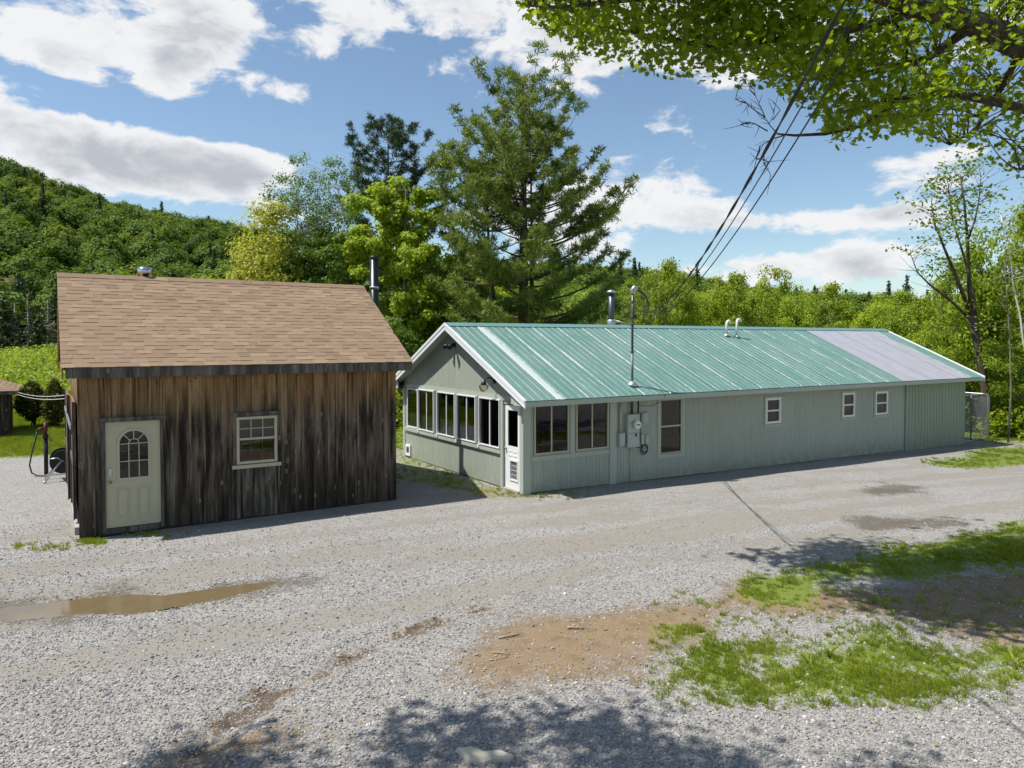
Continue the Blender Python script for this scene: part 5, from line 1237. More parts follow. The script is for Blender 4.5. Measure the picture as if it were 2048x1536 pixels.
# arborvitae on the lawn
for i, (px, dep, h, rr_, lab) in enumerate(((62, 31, 2.05, 0.62, 'rounder multi stemmed cedar shrub on the lawn by the outbuilding'), (107, 30.8, 2.35, 0.5, 'taller columnar cedar on the lawn next to the shed'))):
    p = spot(px, dep); rg = np.random.default_rng(60 + i); wd = MB()
    for k in range(4): wd.tube([(rg.normal() * 0.06, rg.normal() * 0.06, -0.05), (rg.normal() * 0.12, rg.normal() * 0.12, h * 0.5), (rg.normal() * 0.1, rg.normal() * 0.1, h * 0.85)], [0.035, 0.025, 0.01], 5)
    d = rg.normal(size=(4200, 3)); d /= np.linalg.norm(d, axis=1, keepdims=True); b = d * (rg.random(4200) ** 0.33)[:, None]
    zz = b[:, 2] * 0.5 + 0.5; ww = np.interp(zz, [0, 0.25, 0.6, 1], [0.75, 1.05, 0.9, 0.35]) if i else np.interp(zz, [0, 0.3, 0.65, 1], [0.7, 1.1, 0.9, 0.4])
    P = np.stack([b[:, 0] * rr_ * ww, b[:, 1] * rr_ * ww, (0.30 if i == 0 else 0.1) + zz * (h - 0.3)], 1) + rg.normal(size=(4200, 3)) * 0.04
    tree('cedar_shrub', lab, p, wd, leaves(P, 0.10, rg, flat=1.2), 'bark', 'cedar', cat='shrub')

# -- scattered stuff: instances of small meshes on points
def scatter(name, label, pts, scl, rot, objs, kind='stuff'):
    pts = np.asarray(pts, np.float32); n = len(pts)
    me = bpy.data.meshes.new(name); me.vertices.add(n); me.vertices.foreach_set('co', pts.ravel())
    a = me.attributes.new('scl', 'FLOAT_VECTOR', 'POINT'); s = np.asarray(scl, np.float32); s = np.repeat(s[:, None], 3, 1) if s.ndim == 1 else s; a.data.foreach_set('vector', np.ascontiguousarray(s).ravel())
    a = me.attributes.new('rot', 'FLOAT_VECTOR', 'POINT'); a.data.foreach_set('vector', np.asarray(rot, np.float32).ravel())
    a = me.attributes.new('pick', 'INT', 'POINT'); a.data.foreach_set('value', np.random.default_rng(n).integers(0, len(objs), n).astype(np.int32))
    o = link(name, me); tag(o, label, kind=kind)
    ng = bpy.data.node_groups.new(name, 'GeometryNodeTree'); ng.interface.new_socket('Geometry', in_out='INPUT', socket_type='NodeSocketGeometry'); ng.interface.new_socket('Geometry', in_out='OUTPUT', socket_type='NodeSocketGeometry')
    T = NT(ng); gi = T.n('NodeGroupInput'); jn = T.n('GeometryNodeJoinGeometry')
    for ob in objs:
        oi = T.n('GeometryNodeObjectInfo', {'Object': ob, 'As Instance': True}); ng.links.new(oi.outputs['Geometry'], jn.inputs[0])
    att = lambda nm, dt: [s for s in T.n('GeometryNodeInputNamedAttribute', {'Name': nm}, data_type=dt).outputs if s.enabled and s.name == 'Attribute'][0]
    ip = T.n('GeometryNodeInstanceOnPoints', {'Points': gi.outputs[0], 'Instance': jn.outputs[0], 'Pick Instance': True, 'Instance Index': att('pick', 'INT'), 'Scale': att('scl', 'FLOAT_VECTOR')})
    er = T.n('FunctionNodeEulerToRotation', {0: att('rot', 'FLOAT_VECTOR')}); ng.links.new(er.outputs[0], ip.inputs['Rotation'])
    T.n('NodeGroupOutput', {0: ip.outputs[0]})
    md = o.modifiers.new('scatter', 'NODES'); md.node_group = ng; return o
def source(name, me): return bpy.data.objects.new(name, me)
def rz(n, rg): return np.stack([np.zeros(n), np.zeros(n), rg.random(n) * 6.283], 1)
# far hillside wood
fr = np.random.default_rng(4); srcs = []
for i in range(6):
    C = []; NB = []
    for c in range(26):
        d = fr.normal(size=3); d /= np.linalg.norm(d); d[2] = abs(d[2]) * 1.1 - 0.12
        b = blob(fr, 62, 0.85) * 1.25; C.append(d * np.array([3.1, 3.1, 3.2]) * fr.uniform(0.72, 1.02) + np.array([0, 0, 4.0]) + b); NB.append(b * 0.55 + d * 0.75 + np.array([0, 0, 0.25]))
    V, Fc = leaves(np.concatenate(C), 0.52, fr, flat=0.35, base=np.concatenate(NB)); srcs.append(source('wood_crown', arr_mesh('wood_crown', V, Fc, M['leaf_wood'])))
N = 5600; D = np.sqrt(86.0 ** 2 + (390.0 ** 2 - 86.0 ** 2) * fr.random(N)); PX = fr.uniform(-900, 2950, N)
P = np.stack([D * (math.cos(AZ)) + (PX - 1024) / F * D * math.sin(AZ), D * math.sin(AZ) - (PX - 1024) / F * D * math.cos(AZ)], 1)
keep = (D > 104) | (PX < 340)
P = P[keep]; scl = fr.uniform(0.75, 1.35, len(P))
scatter('hillside_wood', 'far wooded hillside reading as one green mass', np.column_stack([P, gz(P[:, 0], P[:, 1]) - 0.6]), scl, rz(len(P), fr), srcs)
# conifers mixed into the far ridge
w, l = conifer(90, 9, 2.0); srcc = [source('ridge_fir', arr_mesh('ridge_fir', l[0], l[1], M['needle_dark']))]
n = 260; D = fr.uniform(140, 330, n); PX = fr.uniform(-600, 2600, n); P = np.stack([D * math.cos(AZ) + (PX - 1024) / F * D * math.sin(AZ), D * math.sin(AZ) - (PX - 1024) / F * D * math.cos(AZ)], 1)
scatter('ridge_firs', 'dark firs scattered through the far wood', np.column_stack([P, gz(P[:, 0], P[:, 1])]), fr.uniform(0.8, 1.3, n), rz(n, fr), srcc)
# nearer wood, between the row behind the house and the hills
srcs2 = []
for i in range(4):
    C = []; NB = []
    for c in range(26):
        d = fr.normal(size=3); d /= np.linalg.norm(d); b = blob(fr, 110, 0.75) * 1.1; C.append(d * np.array([2.8, 2.8, 3.1]) * fr.uniform(0.5, 1.05) + np.array([0, 0, 4.4]) + b); NB.append(b * 0.7 + d * 0.4 + np.array([0, 0, 0.3]))
    V, Fc = leaves(np.concatenate(C), 0.32, fr, flat=0.4, base=np.concatenate(NB)); srcs2.append(source('near_crown', arr_mesh('near_crown', V, Fc, M['leaf_mid' if i % 2 else 'leaf_spring'])))
n = 620; D = fr.uniform(54, 104, n); PX = fr.uniform(330, 2900, n); P = np.stack([D * math.cos(AZ) + (PX - 1024) / F * D * math.sin(AZ), D * math.sin(AZ) - (PX - 1024) / F * D * math.cos(AZ)], 1)
hcap = np.interp(PX, [330, 520, 900, 1100, 1300, 1600, 1900, 2100, 2900], [480, 470, 520, 560, 560, 590, 590, 560, 520])
sz = np.minimum(fr.uniform(0.8, 1.25, n), (CAM_H + (680 - hcap) / F * D - gz(P[:, 0], P[:, 1])) / 8.3); kp = sz > 0.45
scatter('background_wood', 'continuous green wood behind the trees of the yard', np.column_stack([P, gz(P[:, 0], P[:, 1]) - 0.4])[kp], sz[kp], rz(n, fr)[kp], srcs2)
# shrubs: sunny thicket of the field on the left, undergrowth at the wood edges
srcs3 = []
for i in range(4):
    C = [];
    for c in range(9):
        d = fr.normal(size=3); d[2] = abs(d[2]); d /= np.linalg.norm(d); C.append(d * np.array([0.75, 0.75, 0.9]) * fr.uniform(0.4, 1.0) + np.array([0, 0, 0.25]) + blob(fr, 90, 0.8) * 0.42)
    V, Fc = leaves(np.concatenate(C), 0.13, fr, flat=0.8); srcs3.append(source('shrub_clump', arr_mesh('shrub_clump', V, Fc, M['leaf_shrub'])))
n = 1500; D = fr.uniform(40, 88, n); PX = fr.uniform(-420, 260, n); P = np.stack([D * math.cos(AZ) + (PX - 1024) / F * D * math.sin(AZ), D * math.sin(AZ) - (PX - 1024) / F * D * math.cos(AZ)], 1)
scatter('field_thicket', 'sunlit light green thicket filling the field behind the lawn', np.column_stack([P, gz(P[:, 0], P[:, 1]) - 0.15]), fr.uniform(0.8, 1.7, n), rz(n, fr), srcs3)
srcs4 = [source('bush_clump', arr_mesh('bush_clump', *(lambda m: (np.array([v.co for v in m.vertices]), np.array([list(q.vertices) for q in m.polygons])))(s.data), M['leaf_spring'])) for s in srcs3[:3]]
n = 420; D = fr.uniform(29, 46, n); PX = fr.uniform(700, 2700, n); P = np.stack([D * math.cos(AZ) + (PX - 1024) / F * D * math.sin(AZ), D * math.sin(AZ) - (PX - 1024) / F * D * math.cos(AZ)], 1)
kp = (P[:, 1] > 24.5) | ((P[:, 0] > 34.0) & (P[:, 1] > 13 + (P[:, 0] - 34) * 0.1)); P = P[kp]
scatter('undergrowth', 'leafy undergrowth along the edge of the wood', np.column_stack([P, gz(P[:, 0], P[:, 1]) - 0.15]), fr.uniform(0.7, 1.7, len(P)), rz(len(P), fr), srcs4)

# ------------------------------------------------------------------ the maple overhanging from the right
mg = np.random.default_rng(31)
LOWX = [1020, 1045, 1090, 1150, 1200, 1218, 1270, 1390, 1422, 1455, 1500, 1560, 1620, 1668, 1750, 1805, 1870, 1905, 1950, 1990, 2030, 2060, 2500]
LOWY = [5, 28, 62, 92, 150, 165, 152, 160, 192, 168, 172, 190, 230, 300, 290, 262, 298, 312, 290, 335, 368, 360, 420]
def lower(x): return np.interp(x, LOWX, LOWY)
tb = at(2330, 680, 10.6); tb = np.array([tb[0], tb[1], float(gz(tb[0], tb[1]))])
limbs = []
def L3(pts): return [np.array(at(x, y, d)) for x, y, d in pts]
crotch = np.array([tb[0] - 0.1, tb[1] + 0.05, 5.2])
mw = MB()
mw.tube([tb - [0, 0, 0.3], tb + [0, 0, 0.5], tb + [-0.03, 0.02, 2.5], crotch, crotch + [0.1, 0.2, 3.0], crotch + [0.3, 0.2, 7.0], crotch + [0.4, 0.5, 10.0]], [0.55, 0.42, 0.36, 0.34, 0.26, 0.15, 0.04], 12)
main = [crotch] + L3([(2160, 160, 10.0), (2048, 92, 9.7), (1950, 48, 9.5), (1850, 20, 9.4), (1760, -5, 9.3), (1650, -40, 9.2)])
sub = [[crotch - [0, 0, 0.4]] + L3([(2130, 240, 10.2), (2000, 205, 10.0), (1930, 192, 10.0), (1860, 186, 10.1), (1790, 200, 10.2), (1720, 215, 10.3)]),
       L3([(1850, 20, 9.4), (1700, 60, 9.6), (1550, 80, 9.8), (1430, 95, 9.9), (1320, 75, 10.0), (1240, 60, 10.0)]), L3([(1760, -5, 9.3), (1600, -30, 9.4), (1420, -20, 9.5), (1260, 0, 9.6), (1120, 15, 9.7), (1060, 12, 9.7)]),
       L3([(1790, 200, 10.2), (1730, 250, 10.0), (1650, 268, 9.8), (1590, 271, 9.7), (1555, 268, 9.6)]), L3([(1950, 48, 9.5), (1850, 120, 10.4), (1720, 150, 11.2), (1600, 160, 11.9), (1480, 130, 12.3)]),
       L3([(2048, 92, 9.7), (1990, 200, 11.0), (1950, 260, 11.8), (1900, 290, 12.4)]), L3([(2130, 240, 10.2), (2080, 300, 9.6), (2040, 340, 9.2)])]
mw.tube(main, [0.24, 0.21, 0.19, 0.16, 0.12, 0.08, 0.05], 10)
for s_, r0 in zip(sub, (0.09, 0.06, 0.06, 0.035, 0.07, 0.05, 0.045)): mw.tube(s_, list(np.linspace(r0, 0.012, len(s_))), 7)
bare = [((1575, 269), (1520, 292)), ((1555, 268), (1530, 235)), ((1530, 235), (1510, 190)), ((1530, 235), (1492, 206)), ((1510, 190), (1500, 165)), ((1492, 206), (1470, 196)), ((1535, 262), (1500, 245)), ((1520, 292), (1512, 318)), ((1512, 318), (1540, 325)), ((1528, 300), (1542, 350)), ((1500, 245), (1480, 250)), ((1545, 240), (1548, 205))]
for a, b in bare:
    A_, B_ = at(*a, 9.6), at(*b, 9.5); mw.tube([A_, (A_ + B_) / 2 + mg.normal(size=3) * 0.03, B_], [0.010, 0.007, 0.004], 4, False)
    for _ in range(4):
        q0 = A_ + (B_ - A_) * mg.uniform(0.3, 1.0); q1 = q0 + (B_ - A_) * mg.uniform(0.2, 0.5) + mg.normal(size=3) * 0.11; mw.tube([q0, (q0 + q1) / 2 + mg.normal(size=3) * 0.02, q1], [0.005, 0.004, 0.002], 3, False)
skel = np.concatenate([np.concatenate([np.linspace(a, b, 8) for a, b in zip(s_, s_[1:])]) for s_ in [main] + sub[:3] + sub[4:]])
tw = []; big = []
def sprig(c, nl, spread, near):
    """a twig from the nearest limb to c, with leaves hung round it"""
    k = np.argmin(((skel - c) ** 2).sum(1)); s0 = skel[k]
    dl_ = np.linalg.norm(c - s0); mid = (s0 + c) / 2 + np.array([0, 0, 0.16 * dl_]) + mg.normal(size=3) * 0.16 * dl_
    if dl_ < 1.6: mw.tube(bez(s0, mid, c, 5), [0.012, 0.010, 0.008, 0.006, 0.003], 4, False)
    return c + mg.normal(size=(nl, 3)) * np.array([spread, spread, spread * 0.55])
LV = []; done = 0
while done < 740:
    x = mg.uniform(1030, 2300); lo = lower(x); y = lo - 30 - (lo + 330) * mg.random() ** 1.15
    dpt = mg.uniform(8.6, 12.8) if x > 1400 else mg.uniform(9.0, 10.8)
    if 1880 < x < 2060 and 205 < y < 300 and mg.random() < 0.6: continue
    if x < 1500 and y > 60 and vnoise(x, y, 60.0) < 0.33: continue
    if y > 40 and vnoise(x + 500, y, 45.0) < 0.36: continue
    if x < 1750 and vnoise(x * 0.6, y * 1.3 + 900, 62.0) < 0.47: continue
    LV.append(sprig(np.array(at(x, y, dpt)), int(mg.integers(16, 34)), mg.uniform(0.16, 0.30), True)); done += 1
LV = np.concatenate(LV)
ok = []
for q in LV:
    px, py, dz = proj(q); ok.append(py < lower(px) + 6 and px > 1036)
LV = LV[np.array(ok)]
# the rest of the crown outside the frame
CR = []
for i in range(110):
    d = mg.normal(size=3); d /= np.linalg.norm(d); c = tb + np.array([0, 0, 9.0]) + d * np.array([7.0, 7.0, 4.6]) * mg.random() ** 0.5
    px, py, dz = proj(c)
    if dz > 0.3 and -150 < px < 2200 and py > lower(px) - 60: continue
    if c[2] < 5: continue
    if dz < 4.5: continue
    CR.append(c + mg.normal(size=(28, 3)) * np.array([0.6, 0.6, 0.35]))
# boughs that shade the bank of grass on the right
SUNV = np.array(SUN) / SUN.z
for i in range(900):
    poly = ((1590, 2060, 1085, 1140), (1760, 2200, 1150, 1250), (1500, 1720, 1092, 1118), (1900, 2300, 1060, 1240))[i % 4]
    x, y = mg.uniform(poly[0], poly[1]), mg.uniform(poly[2], poly[3])
    if vnoise(x, y * 3, 70.0) < 0.38: continue
    c = gpt(x, y) + SUNV * mg.uniform(5.2, 9.5); px, py, dz = proj(c)
    if dz < 2 or (px < 2110 and py > lower(px) - 40): continue
    CR.append(c + mg.normal(size=(34, 3)) * np.array([0.3, 0.3, 0.18]))
CR = np.concatenate(CR)
pr = np.array([proj(q) for q in CR]); inf = (pr[:, 2] > 0.2) & (pr[:, 0] > -60) & (pr[:, 0] < 2110)
CI = CR[inf & (pr[:, 1] > -40) & (pr[:, 1] < lower(pr[:, 0]) + 4) & (pr[:, 0] > 1036)]; CR = CR[~(inf & (pr[:, 1] > -40))]
LV = np.concatenate([LV, CI])
maple = thing('maple_tree', 'old maple whose leafy boughs hang in from the top right', 'tree', tuple(tb))
mk('trunk', mw, M['bark'], maple, smooth=True)
order = np.argsort([np.linalg.norm(q - CP) + (0 if (0 < proj(q)[0] < 2048 and 0 < proj(q)[1] < 1536) else 50) for q in LV])
near, rest = LV[order[:300]], LV[order[300:]]
V, Fc = leaves(rest, 0.116, mg, MAPLE, 0.75, 0.10); crown = link('crown', arr_mesh('crown', V - tb, Fc, M['leaf_maple']), maple); crown['kind'] = 'stuff'
V, Fc = leaves(CR, 0.20, mg, KITE, 0.6); o = link('upper_crown', arr_mesh('upper_crown', V - tb, Fc, M['leaf_maple']), maple); o['kind'] = 'stuff'
lm_ = []
for k in range(6):
    V, Fc = leaves(np.zeros((1, 3)), 0.118, mg, MAPLE, 0.5, 0.10); lm_.append(arr_mesh('leaf', V, Fc, M['leaf_maple']))
for i, q in enumerate(near):
    o = link('leaf', lm_[i % 6], maple, q); o.rotation_euler = (mg.normal() * 0.4, mg.normal() * 0.4, mg.random() * 6.28)
# a second maple behind the camera throws the dappled shade on the near gravel
t2 = np.array([-4.5, -2.5, 0.0]); w2 = MB().tube([t2 - [0, 0, 0.3], t2 + [0, 0, 4], t2 + [0.6, 1.0, 8], t2 + [1.2, 2.4, 11]], [0.4, 0.32, 0.2, 0.06], 10); C2 = []
SHD = [(1060, 1500, 300, 65), (1330, 1520, 200, 50), (420, 1545, 120, 45), (960, 1455, 140, 22), (1000, 1640, 700, 110), (300, 1760, 700, 130), (1250, 1455, 130, 22), (1650, 1600, 260, 60)]
for i in range(560):
    ex_, ey_, rx_, ry_ = SHD[i % len(SHD)]; a_ = mg.random() * 6.28; k_ = mg.random() ** 0.5; x, y = ex_ + math.cos(a_) * rx_ * k_, ey_ + math.sin(a_) * ry_ * k_
    if y < 1440 or vnoise(x, y * 2.2, 36.0) < 0.60: continue
    c = onz(x, y) + SUNV * mg.uniform(8.6, 11.0); px, py, dz = proj(c)
    if dz > 0.2 and py > -120: continue
    s0 = t2 + np.array([0.9, 1.7, 9.0])
    if i % 6 == 0: w2.tube(bez(s0, (s0 + c) / 2 + np.array([0, 0, 0.8]), c, 5), [0.05, 0.035, 0.025, 0.015, 0.006], 4, False)
    C2.append(c + mg.normal(size=(15, 3)) * np.array([0.27, 0.27, 0.18]))
C2 = np.concatenate(C2)
tree2 = thing('maple_tree', 'shade maple standing behind the viewpoint', 'tree', tuple(t2)); mk('trunk', w2, M['bark'], tree2, smooth=True)
V, Fc = leaves(C2, 0.15, mg, KITE, 0.6); link('crown', arr_mesh('crown', V - t2, Fc, M['leaf_maple']), tree2)

# ------------------------------------------------------------------ power lines from the mast towards the pole behind the viewpoint
A_ = np.array([MX + 0.12, MY - 0.06, 4.5])
def wire(label, E_, sag, r, a=A_, twist=False, name='power_line'):
    E_ = np.array(E_); n = 70; pts = []
    for i in range(n + 1):
        t = 2.3 * i / n; q = a + (E_ - a) * t - np.array([0, 0, 4 * sag * t * (1 - t) if t < 1 else 4 * sag * t * (1 - t) * 0.6]); pts.append(q)
    mb = MB().tube(pts, r, 6)
    if twist:
        for ph in (0, math.pi):
            tp = []
            for i in range(n * 5 + 1):
                t = 2.3 * i / (n * 5); q = a + (E_ - a) * t - np.array([0, 0, 4 * sag * t * (1 - t) if t < 1 else 4 * sag * t * (1 - t) * 0.6]); k = t * 70
                tp.append(q + np.array([math.cos(k + ph) * 0.011, 0, math.sin(k + ph) * 0.011]))
            mb.tube(tp, r * 0.9, 5)
    o = mk(name, mb, M['rubber'], org=tuple(a), smooth=True); return tag(o, label, 'cable', 'overhead lines to the service mast')
wire('thick twisted service cable sloping up from the mast', at(1690, 0, 4.14), 0.62, 0.0065, twist=True)
wire('upper thin black line right of the twisted cable', at(1722, 0, 4.3), 0.60, 0.006, A_ + [0.02, 0, -0.15])
wire('lower thin black line furthest right of the twisted cable', at(1762, 0, 4.5), 0.62, 0.007, A_ + [0.03, 0, -0.25])
c0, c1 = np.array([NX1 + 0.3, NY0 - 0.28, 1.72]), np.array([SX0 - 0.02, 21.3, 2.35])
for i, dz_ in enumerate((0.0, -0.09)):
    pts = [c0 + (c1 - c0) * t + np.array([0, 0, dz_ - 0.10 * 4 * t * (1 - t)]) for t in np.linspace(0, 1, 14)]
    tag(mk('clothes_line', MB().tube(pts, 0.008, 5), M['cord'], org=tuple(c0)), ('upper' if i == 0 else 'lower') + ' pale line strung from the outbuilding to the shed', 'line', 'lines between shed and outbuilding')

# ------------------------------------------------------------------ yard hydrant, hose and reel beside the shed
h0 = np.array([-0.06, 23.9, float(gz(-0.06, 23.9))])
hy = thing('yard_hydrant', 'black standpipe hydrant with red head on the gravel by the shed', 'hydrant', tuple(h0))
mk('standpipe', MB().tube([h0 - [0, 0, 0.1], h0 + [0, 0, 1.0]], 0.055, 10).tube([h0 + [0, 0, 1.0], h0 + [0, 0, 1.1]], 0.075, 10), M['black_metal'], hy, smooth=True)
mk('head', MB().tube([h0 + [0, 0, 1.1], h0 + [0, 0, 1.25], h0 + [0, 0, 1.42]], [0.04, 0.06, 0.045], 10).tube([h0 + [0, 0, 1.3], h0 + [-0.14, -0.02, 1.27], h0 + [-0.2, -0.03, 1.2]], 0.028, 8), M['red_paint'], hy, smooth=True)
mk('lever', MB().tube([h0 + [0, 0, 1.42], h0 + [0.02, 0.1, 1.46], h0 + [0.02, 0.16, 1.3]], 0.014, 6), M['red_paint'], hy, smooth=True)
mk('chain', MB().tube([h0 + [0.10, 0, 1.2], h0 + [0.12, 0, 0.7], h0 + [0.11, 0, 0.35]], 0.006, 4), M['galvanised'], hy)
tag(mk('hose', MB().tube([h0 + np.array(q) for q in ((-0.2, -0.03, 1.2), (-0.24, -0.05, 0.95), (-0.33, -0.1, 0.6), (-0.38, -0.15, 0.3), (-0.33, -0.2, 0.1), (-0.2, -0.3, 0.03), (0.0, -0.4, 0.02), (0.1, -0.35, 0.08), (0.2, -0.3, 0.3))], 0.02, 7), M['rubber'], org=tuple(h0), smooth=True), 'black hose hanging from the hydrant down to the reel', 'hose')
r0 = np.array([0.32, 22.9, float(gz(0.3, 22.9))])
re = thing('hose_reel', 'dark hose reel on a pale tube frame beside the shed wall', 'hose reel', tuple(r0))
for s in (-0.28, 0.28):
    mk('leg', MB().tube([r0 + [-0.42, s - 0.2, 0.02], r0 + [-0.1, s, 0.45], r0 + [0.2, s + 0.05, 0.75]], 0.022, 7), M['galvanised'], re, smooth=True)
    mk('leg', MB().tube([r0 + [0.42, s, 0.02], r0 + [0.05, s, 0.5]], 0.022, 7), M['galvanised'], re, smooth=True)
mk('foot_bar', MB().tube([r0 + [-0.42, -0.48, 0.02], r0 + [-0.42, 0.08, 0.02]], 0.022, 7), M['galvanised'], re, smooth=True)
mk('drum', MB().tube([r0 + [0.0, -0.27, 0.5], r0 + [0.0, 0.27, 0.5]], 0.12, 14), M['black_metal'], re, smooth=True)
for s in (-0.27, 0.27): mk('flange', MB().tube([r0 + [0.0, s - 0.012, 0.5], r0 + [0.0, s + 0.012, 0.5]], 0.31, 18), M['black_metal'], re)
hs = MB(); hs.tube([r0 + np.array([math.cos(q) * (0.16 + 0.005 * q / 6.28), -0.23 + 0.46 * abs(((q / 50.0) % 2) - 1), 0.5 + math.sin(q) * (0.16 + 0.005 * q / 6.28)]) for q in np.linspace(0, 100, 330)], 0.021, 5)
mk('wound_hose', hs, M['rubber'], re, smooth=True); mk('crank', MB().tube([r0 + [0, -0.3, 0.5], r0 + [-0.12, -0.33, 0.62], r0 + [-0.30, -0.33, 0.6]], 0.018, 6), M['galvanised'], re, smooth=True)

# ------------------------------------------------------------------ sticks and the flat rock
def stick(label, px0, px1, r, bend):
    a, b = gpt(*px0), gpt(*px1); a[2] += r; b[2] += r; m = (a + b) / 2 + np.array([bend, -bend, r])
    q = bez(a, m, b, 7); mb = MB().tube(q, list(np.linspace(r, r * 0.5, 7)), 6); e = q[3] + (b - a) * 0.25 + np.array([0.06, 0.05, 0.02]); mb.tube([q[3], e], [r * 0.5, r * 0.3], 5)
    tag(mk('stick', mb, M['stick'], org=tuple(a), smooth=True), label, 'stick', 'sticks on the bare soil')
stick('dark forked stick, longest on the bare soil', (998, 1278), (1038, 1270), 0.014, 0.03); stick('thick pale stick furthest right on the bare soil', (1135, 1258), (1168, 1259), 0.018, 0.0)
stick('thin straight stick above the other pair on the soil', (983, 1306), (1020, 1310), 0.009, 0.02); stick('short curved stick lowest on the bare soil', (978, 1322), (1016, 1315), 0.008, 0.03); stick('fine twig left of the dark forked stick', (960, 1274), (990, 1276), 0.006, 0.01)
stick('small pale twig above the thick pale stick', (1135, 1242), (1155, 1244), 0.006, 0.02)
rk = MB(); rc_ = [gpt(x, y)[:2] for x, y in ((912, 1503), (935, 1501), (968, 1512), (1005, 1508), (1028, 1518), (1020, 1526), (985, 1526), (968, 1533), (935, 1528))]; rc_ = np.array(rc_); cen = rc_.mean(0); zg = float(gz(*cen))
rk.v = [(*q, zg - 0.02) for q in rc_] + [(*(q * 0.985 + cen * 0.015), zg + 0.035) for q in rc_] + [(*(q * 0.8 + cen * 0.2), zg + 0.05) for q in rc_] + [(*cen, zg + 0.052)]
n_ = len(rc_)
for r_ in range(2): rk.f += [(r_ * n_ + i, r_ * n_ + (i + 1) % n_, (r_ + 1) * n_ + (i + 1) % n_, (r_ + 1) * n_ + i) for i in range(n_)]
rk.f += [(2 * n_ + i, 2 * n_ + (i + 1) % n_, 3 * n_) for i in range(n_)]
tag(mk('flat_rock', rk, M['pale_rock'], org=(*cen, zg)), 'flat pale rock set in the gravel at the bottom of the view', 'rock')

# ------------------------------------------------------------------ gravel, grass and litter
gg = np.random.default_rng(12)
def stone_mesh(seed, sub=1):
    bm = bmesh.new(); bmesh.ops.create_icosphere(bm, subdivisions=sub, radius=0.5); r = np.random.default_rng(seed)
    for v in bm.verts: v.co = Vector(v.co) * float(r.uniform(0.72, 1.2)); v.co.z *= 0.62
    me = bpy.data.meshes.new('stone'); bm.to_mesh(me); bm.free(); me.materials.append(M['gravel_stone']); return me
stones = [source('stone', stone_mesh(i)) for i in range(5)]
n = 160000; D = 4.9 + 11.5 * gg.random(n) ** 1.5; PX = gg.uniform(-160, 2210, n)
X = D * math.cos(AZ) + (PX - 1024) / F * D * math.sin(AZ); Y = D * math.sin(AZ) - (PX - 1024) / F * D * math.cos(AZ)
g_, d_, w_, f_ = masks(X, Y)
kp = (gg.random(n) > np.clip(g_ * 0.8 + d_ * 0.85 + f_ * 0.7, 0, 0.96)) & (poly_sd(X, Y, PUDDLE) < gg.random(n) ** 2 * 0.3 - 0.02) & ~((X > SX0 - 0.1) & (X < SX1) & (Y > SY0 - 0.02)) & ~((X > XA - 0.05) & (Y > YF - 0.02))
kp &= gg.random(n) < sstep(16.4, 11.0, D); X, Y, D = X[kp], Y[kp], D[kp]; s = gg.gamma(5.0, 1.0, len(X)) / 5.0 * 0.020; s = np.clip(s, 0.008, 0.055)
rot = np.stack([gg.normal(size=len(X)) * 0.5, gg.normal(size=len(X)) * 0.5, gg.random(len(X)) * 6.28], 1)
scatter('gravel', 'loose grey crushed stone of the drive', np.column_stack([X, Y, gz(X, Y) + s * 0.12]), s, rot, stones)
# grass tufts
def tuft_mesh(seed, nb, h, sp):
    r = np.random.default_rng(seed); a = r.random(nb) * 6.28; b = np.stack([np.cos(a), np.sin(a), np.zeros(nb)], 1) * (r.random(nb) ** 0.5 * sp)[:, None]
    hh = h * r.uniform(0.45, 1.1, nb); ln = np.stack([np.cos(a), np.sin(a), np.zeros(nb)], 1) * (hh * r.uniform(0.1, 0.7, nb))[:, None]; sd = np.stack([-np.sin(a), np.cos(a), np.zeros(nb)], 1) * 0.0032
    z = np.array([0, 0, 1.0]); V = np.stack([b - sd, b + sd, b + ln * 0.4 + z * (hh * 0.6)[:, None] + sd * 0.8, b + ln * 0.4 + z * (hh * 0.6)[:, None] - sd * 0.8, b + ln + z * hh[:, None]], 1).reshape(-1, 3)
    Fq = np.arange(nb)[:, None] * 5 + np.array([[0, 1, 2, 4, 3]]); return arr_mesh('tuft', V, Fq, M['grass_blade'])
tufts = [source('tuft', tuft_mesh(i, 26, 0.085, 0.05)) for i in range(5)]
n = 115000; D = 4.9 + 28 * gg.random(n) ** 1.7; PX = gg.uniform(500, 2350, n)
X = D * math.cos(AZ) + (PX - 1024) / F * D * math.sin(AZ); Y = D * math.sin(AZ) - (PX - 1024) / F * D * math.cos(AZ); g_, d_, w_, f_ = masks(X, Y)
kp = (gg.random(n) < np.clip((g_ - 0.12) * 0.9, 0, 0.8) * (0.25 + 1.1 * sstep(0.36, 0.6, fbm(X, Y, 0.5, 3)))) & ~((X > SX0 - 0.1) & (X < SX1 + 0.1) & (Y > SY0 - 0.05) & (Y < SY1)) & ~((X > XA - 0.05) & (X < XB + 0.05) & (Y > YF - 0.05) & (Y < YB + 0.1))
X, Y = X[kp], Y[kp]; X0, Y0 = X, Y
sc = gg.uniform(0.35, 1.1, len(X)) * (0.35 + 1.0 * fbm(X, Y, 0.6, 3))
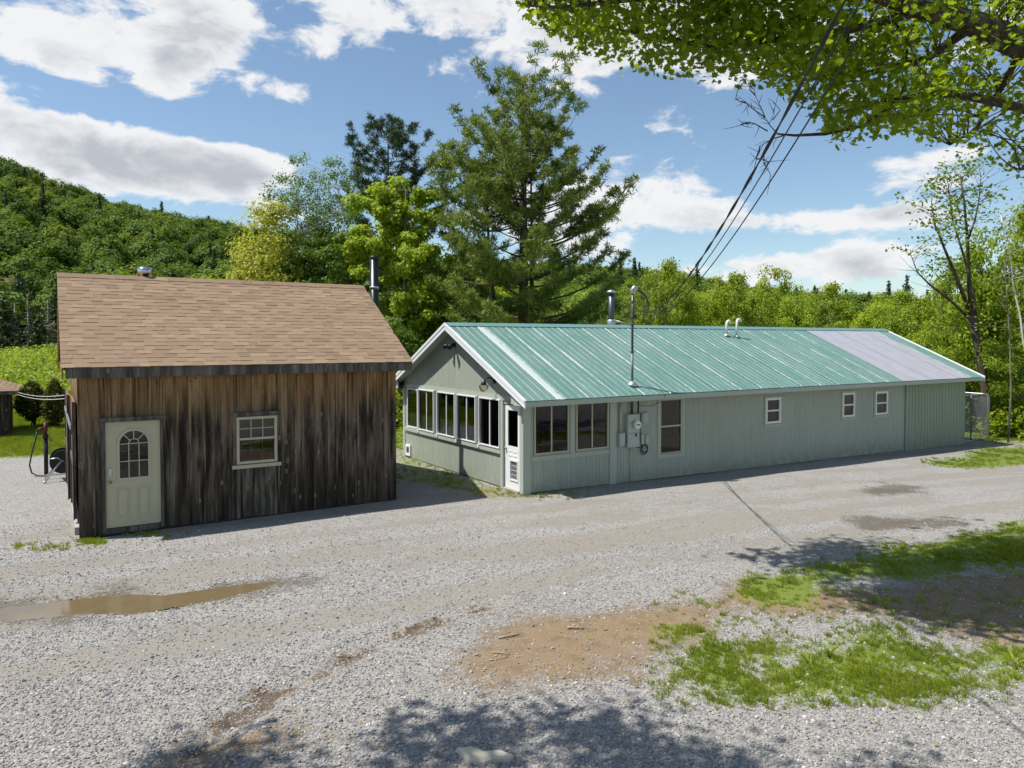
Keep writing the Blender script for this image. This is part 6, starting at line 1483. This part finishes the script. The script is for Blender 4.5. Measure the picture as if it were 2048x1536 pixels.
# thin strays on gravel edges and a weedy corner by the shed
ex = np.concatenate([np.array([gpt(x, y)[:2] for x, y in zip(gg.normal(180, 14, 90), gg.normal(1084, 4, 90))]), np.array([gpt(x, y)[:2] for x, y in zip(gg.uniform(30, 140, 40), gg.normal(1096, 5, 40))]), np.array([gpt(x, y)[:2] for x, y in zip(gg.normal(300, 25, 40), gg.normal(1068, 3, 40))]), np.array([gpt(x, y)[:2] for x, y in zip(gg.uniform(1300, 2040, 500), gg.uniform(1180, 1420, 500))]), np.array([gpt(x, y)[:2] for x, y in zip(gg.normal(1090, 60, 60), gg.normal(990, 5, 60))])])
X = np.concatenate([X, ex[:, 0]]); Y = np.concatenate([Y, ex[:, 1]]); sc = np.concatenate([sc, gg.uniform(0.4, 0.9, len(ex))])
kp = ~((X > SX0 - 0.05) & (X < SX1 + 0.1) & (Y > SY0 - 0.05) & (Y < SY1)); X, Y, sc = X[kp], Y[kp], sc[kp]
scatter('grass', 'fresh green grass growing through the gravel', np.column_stack([X, Y, gz(X, Y) - 0.004]), sc, rz(len(X), gg), tufts)
# lawn behind, coarser tufts
ltuft = [source('lawn_tuft', tuft_mesh(50 + i, 40, 0.14, 0.16)) for i in range(3)]
n = 9000; X = gg.uniform(-7, 3.5, n); Y = gg.uniform(27.6, 46, n); g_, _, _, _ = masks(X, Y); kp = (gg.random(n) < g_) & ~((X > NX0 - 0.1) & (X < NX1 + 0.1) & (Y > NY0 - 0.1) & (Y < NY1)); X, Y = X[kp], Y[kp]
scatter('lawn', 'mown lawn behind the shed', np.column_stack([X, Y, gz(X, Y) - 0.01]), gg.uniform(0.6, 1.1, len(X)), rz(len(X), gg), ltuft)
# a few broad-leaved weeds in the near grass
for i, (x, y, lab) in enumerate(((1655, 1312, 'pale upright weed rosette in the near grass patch'), (2030, 1335, 'broad bladed weed at the right edge of the near grass'), (1770, 1215, 'small weed on the gravel between the two grass patches'), (1620, 1330, 'narrow leaved weed left of the pale rosette'))):
    q = gpt(x, y); V = []; Fq = []; r = np.random.default_rng(i)
    for k in range(9):
        a = r.random() * 6.28; h = r.uniform(0.10, 0.2); u = np.array([math.cos(a), math.sin(a), 0]); sd = np.array([-math.sin(a), math.cos(a), 0]) * 0.013; b = len(V)
        V += [-sd * 0.3, sd * 0.3, u * h * 0.35 + [0, 0, h * 0.6] + sd, u * h * 0.8 + [0, 0, h * 0.9], u * h * 0.35 + [0, 0, h * 0.6] - sd]; Fq.append([b, b + 1, b + 2, b + 3, b + 4])
    o = link('weed', arr_mesh('weed', V, Fq, M['leaf_shrub']), None, q); tag(o, lab, 'weed', 'weeds in the gravel')
# dead leaves and bud scales
V, Fc = leaves(np.zeros((1, 3)), 1.0, gg, MAPLE, 0.15, 0.2); dl = [source('litter', arr_mesh('litter', V, Fc, M['dry_leaf']))]
n = 240; q = np.array([gpt(x, y)[:2] for x, y in zip(gg.uniform(150, 2040, n), 1230 + 300 * gg.random(n))])
scatter('leaf_litter', 'scattered dry leaves and bud scales on the ground', np.column_stack([q, gz(q[:, 0], q[:, 1]) + 0.018]), gg.uniform(0.012, 0.042, n), np.stack([gg.normal(size=n) * 0.3, gg.normal(size=n) * 0.3, gg.random(n) * 6.28], 1), dl)
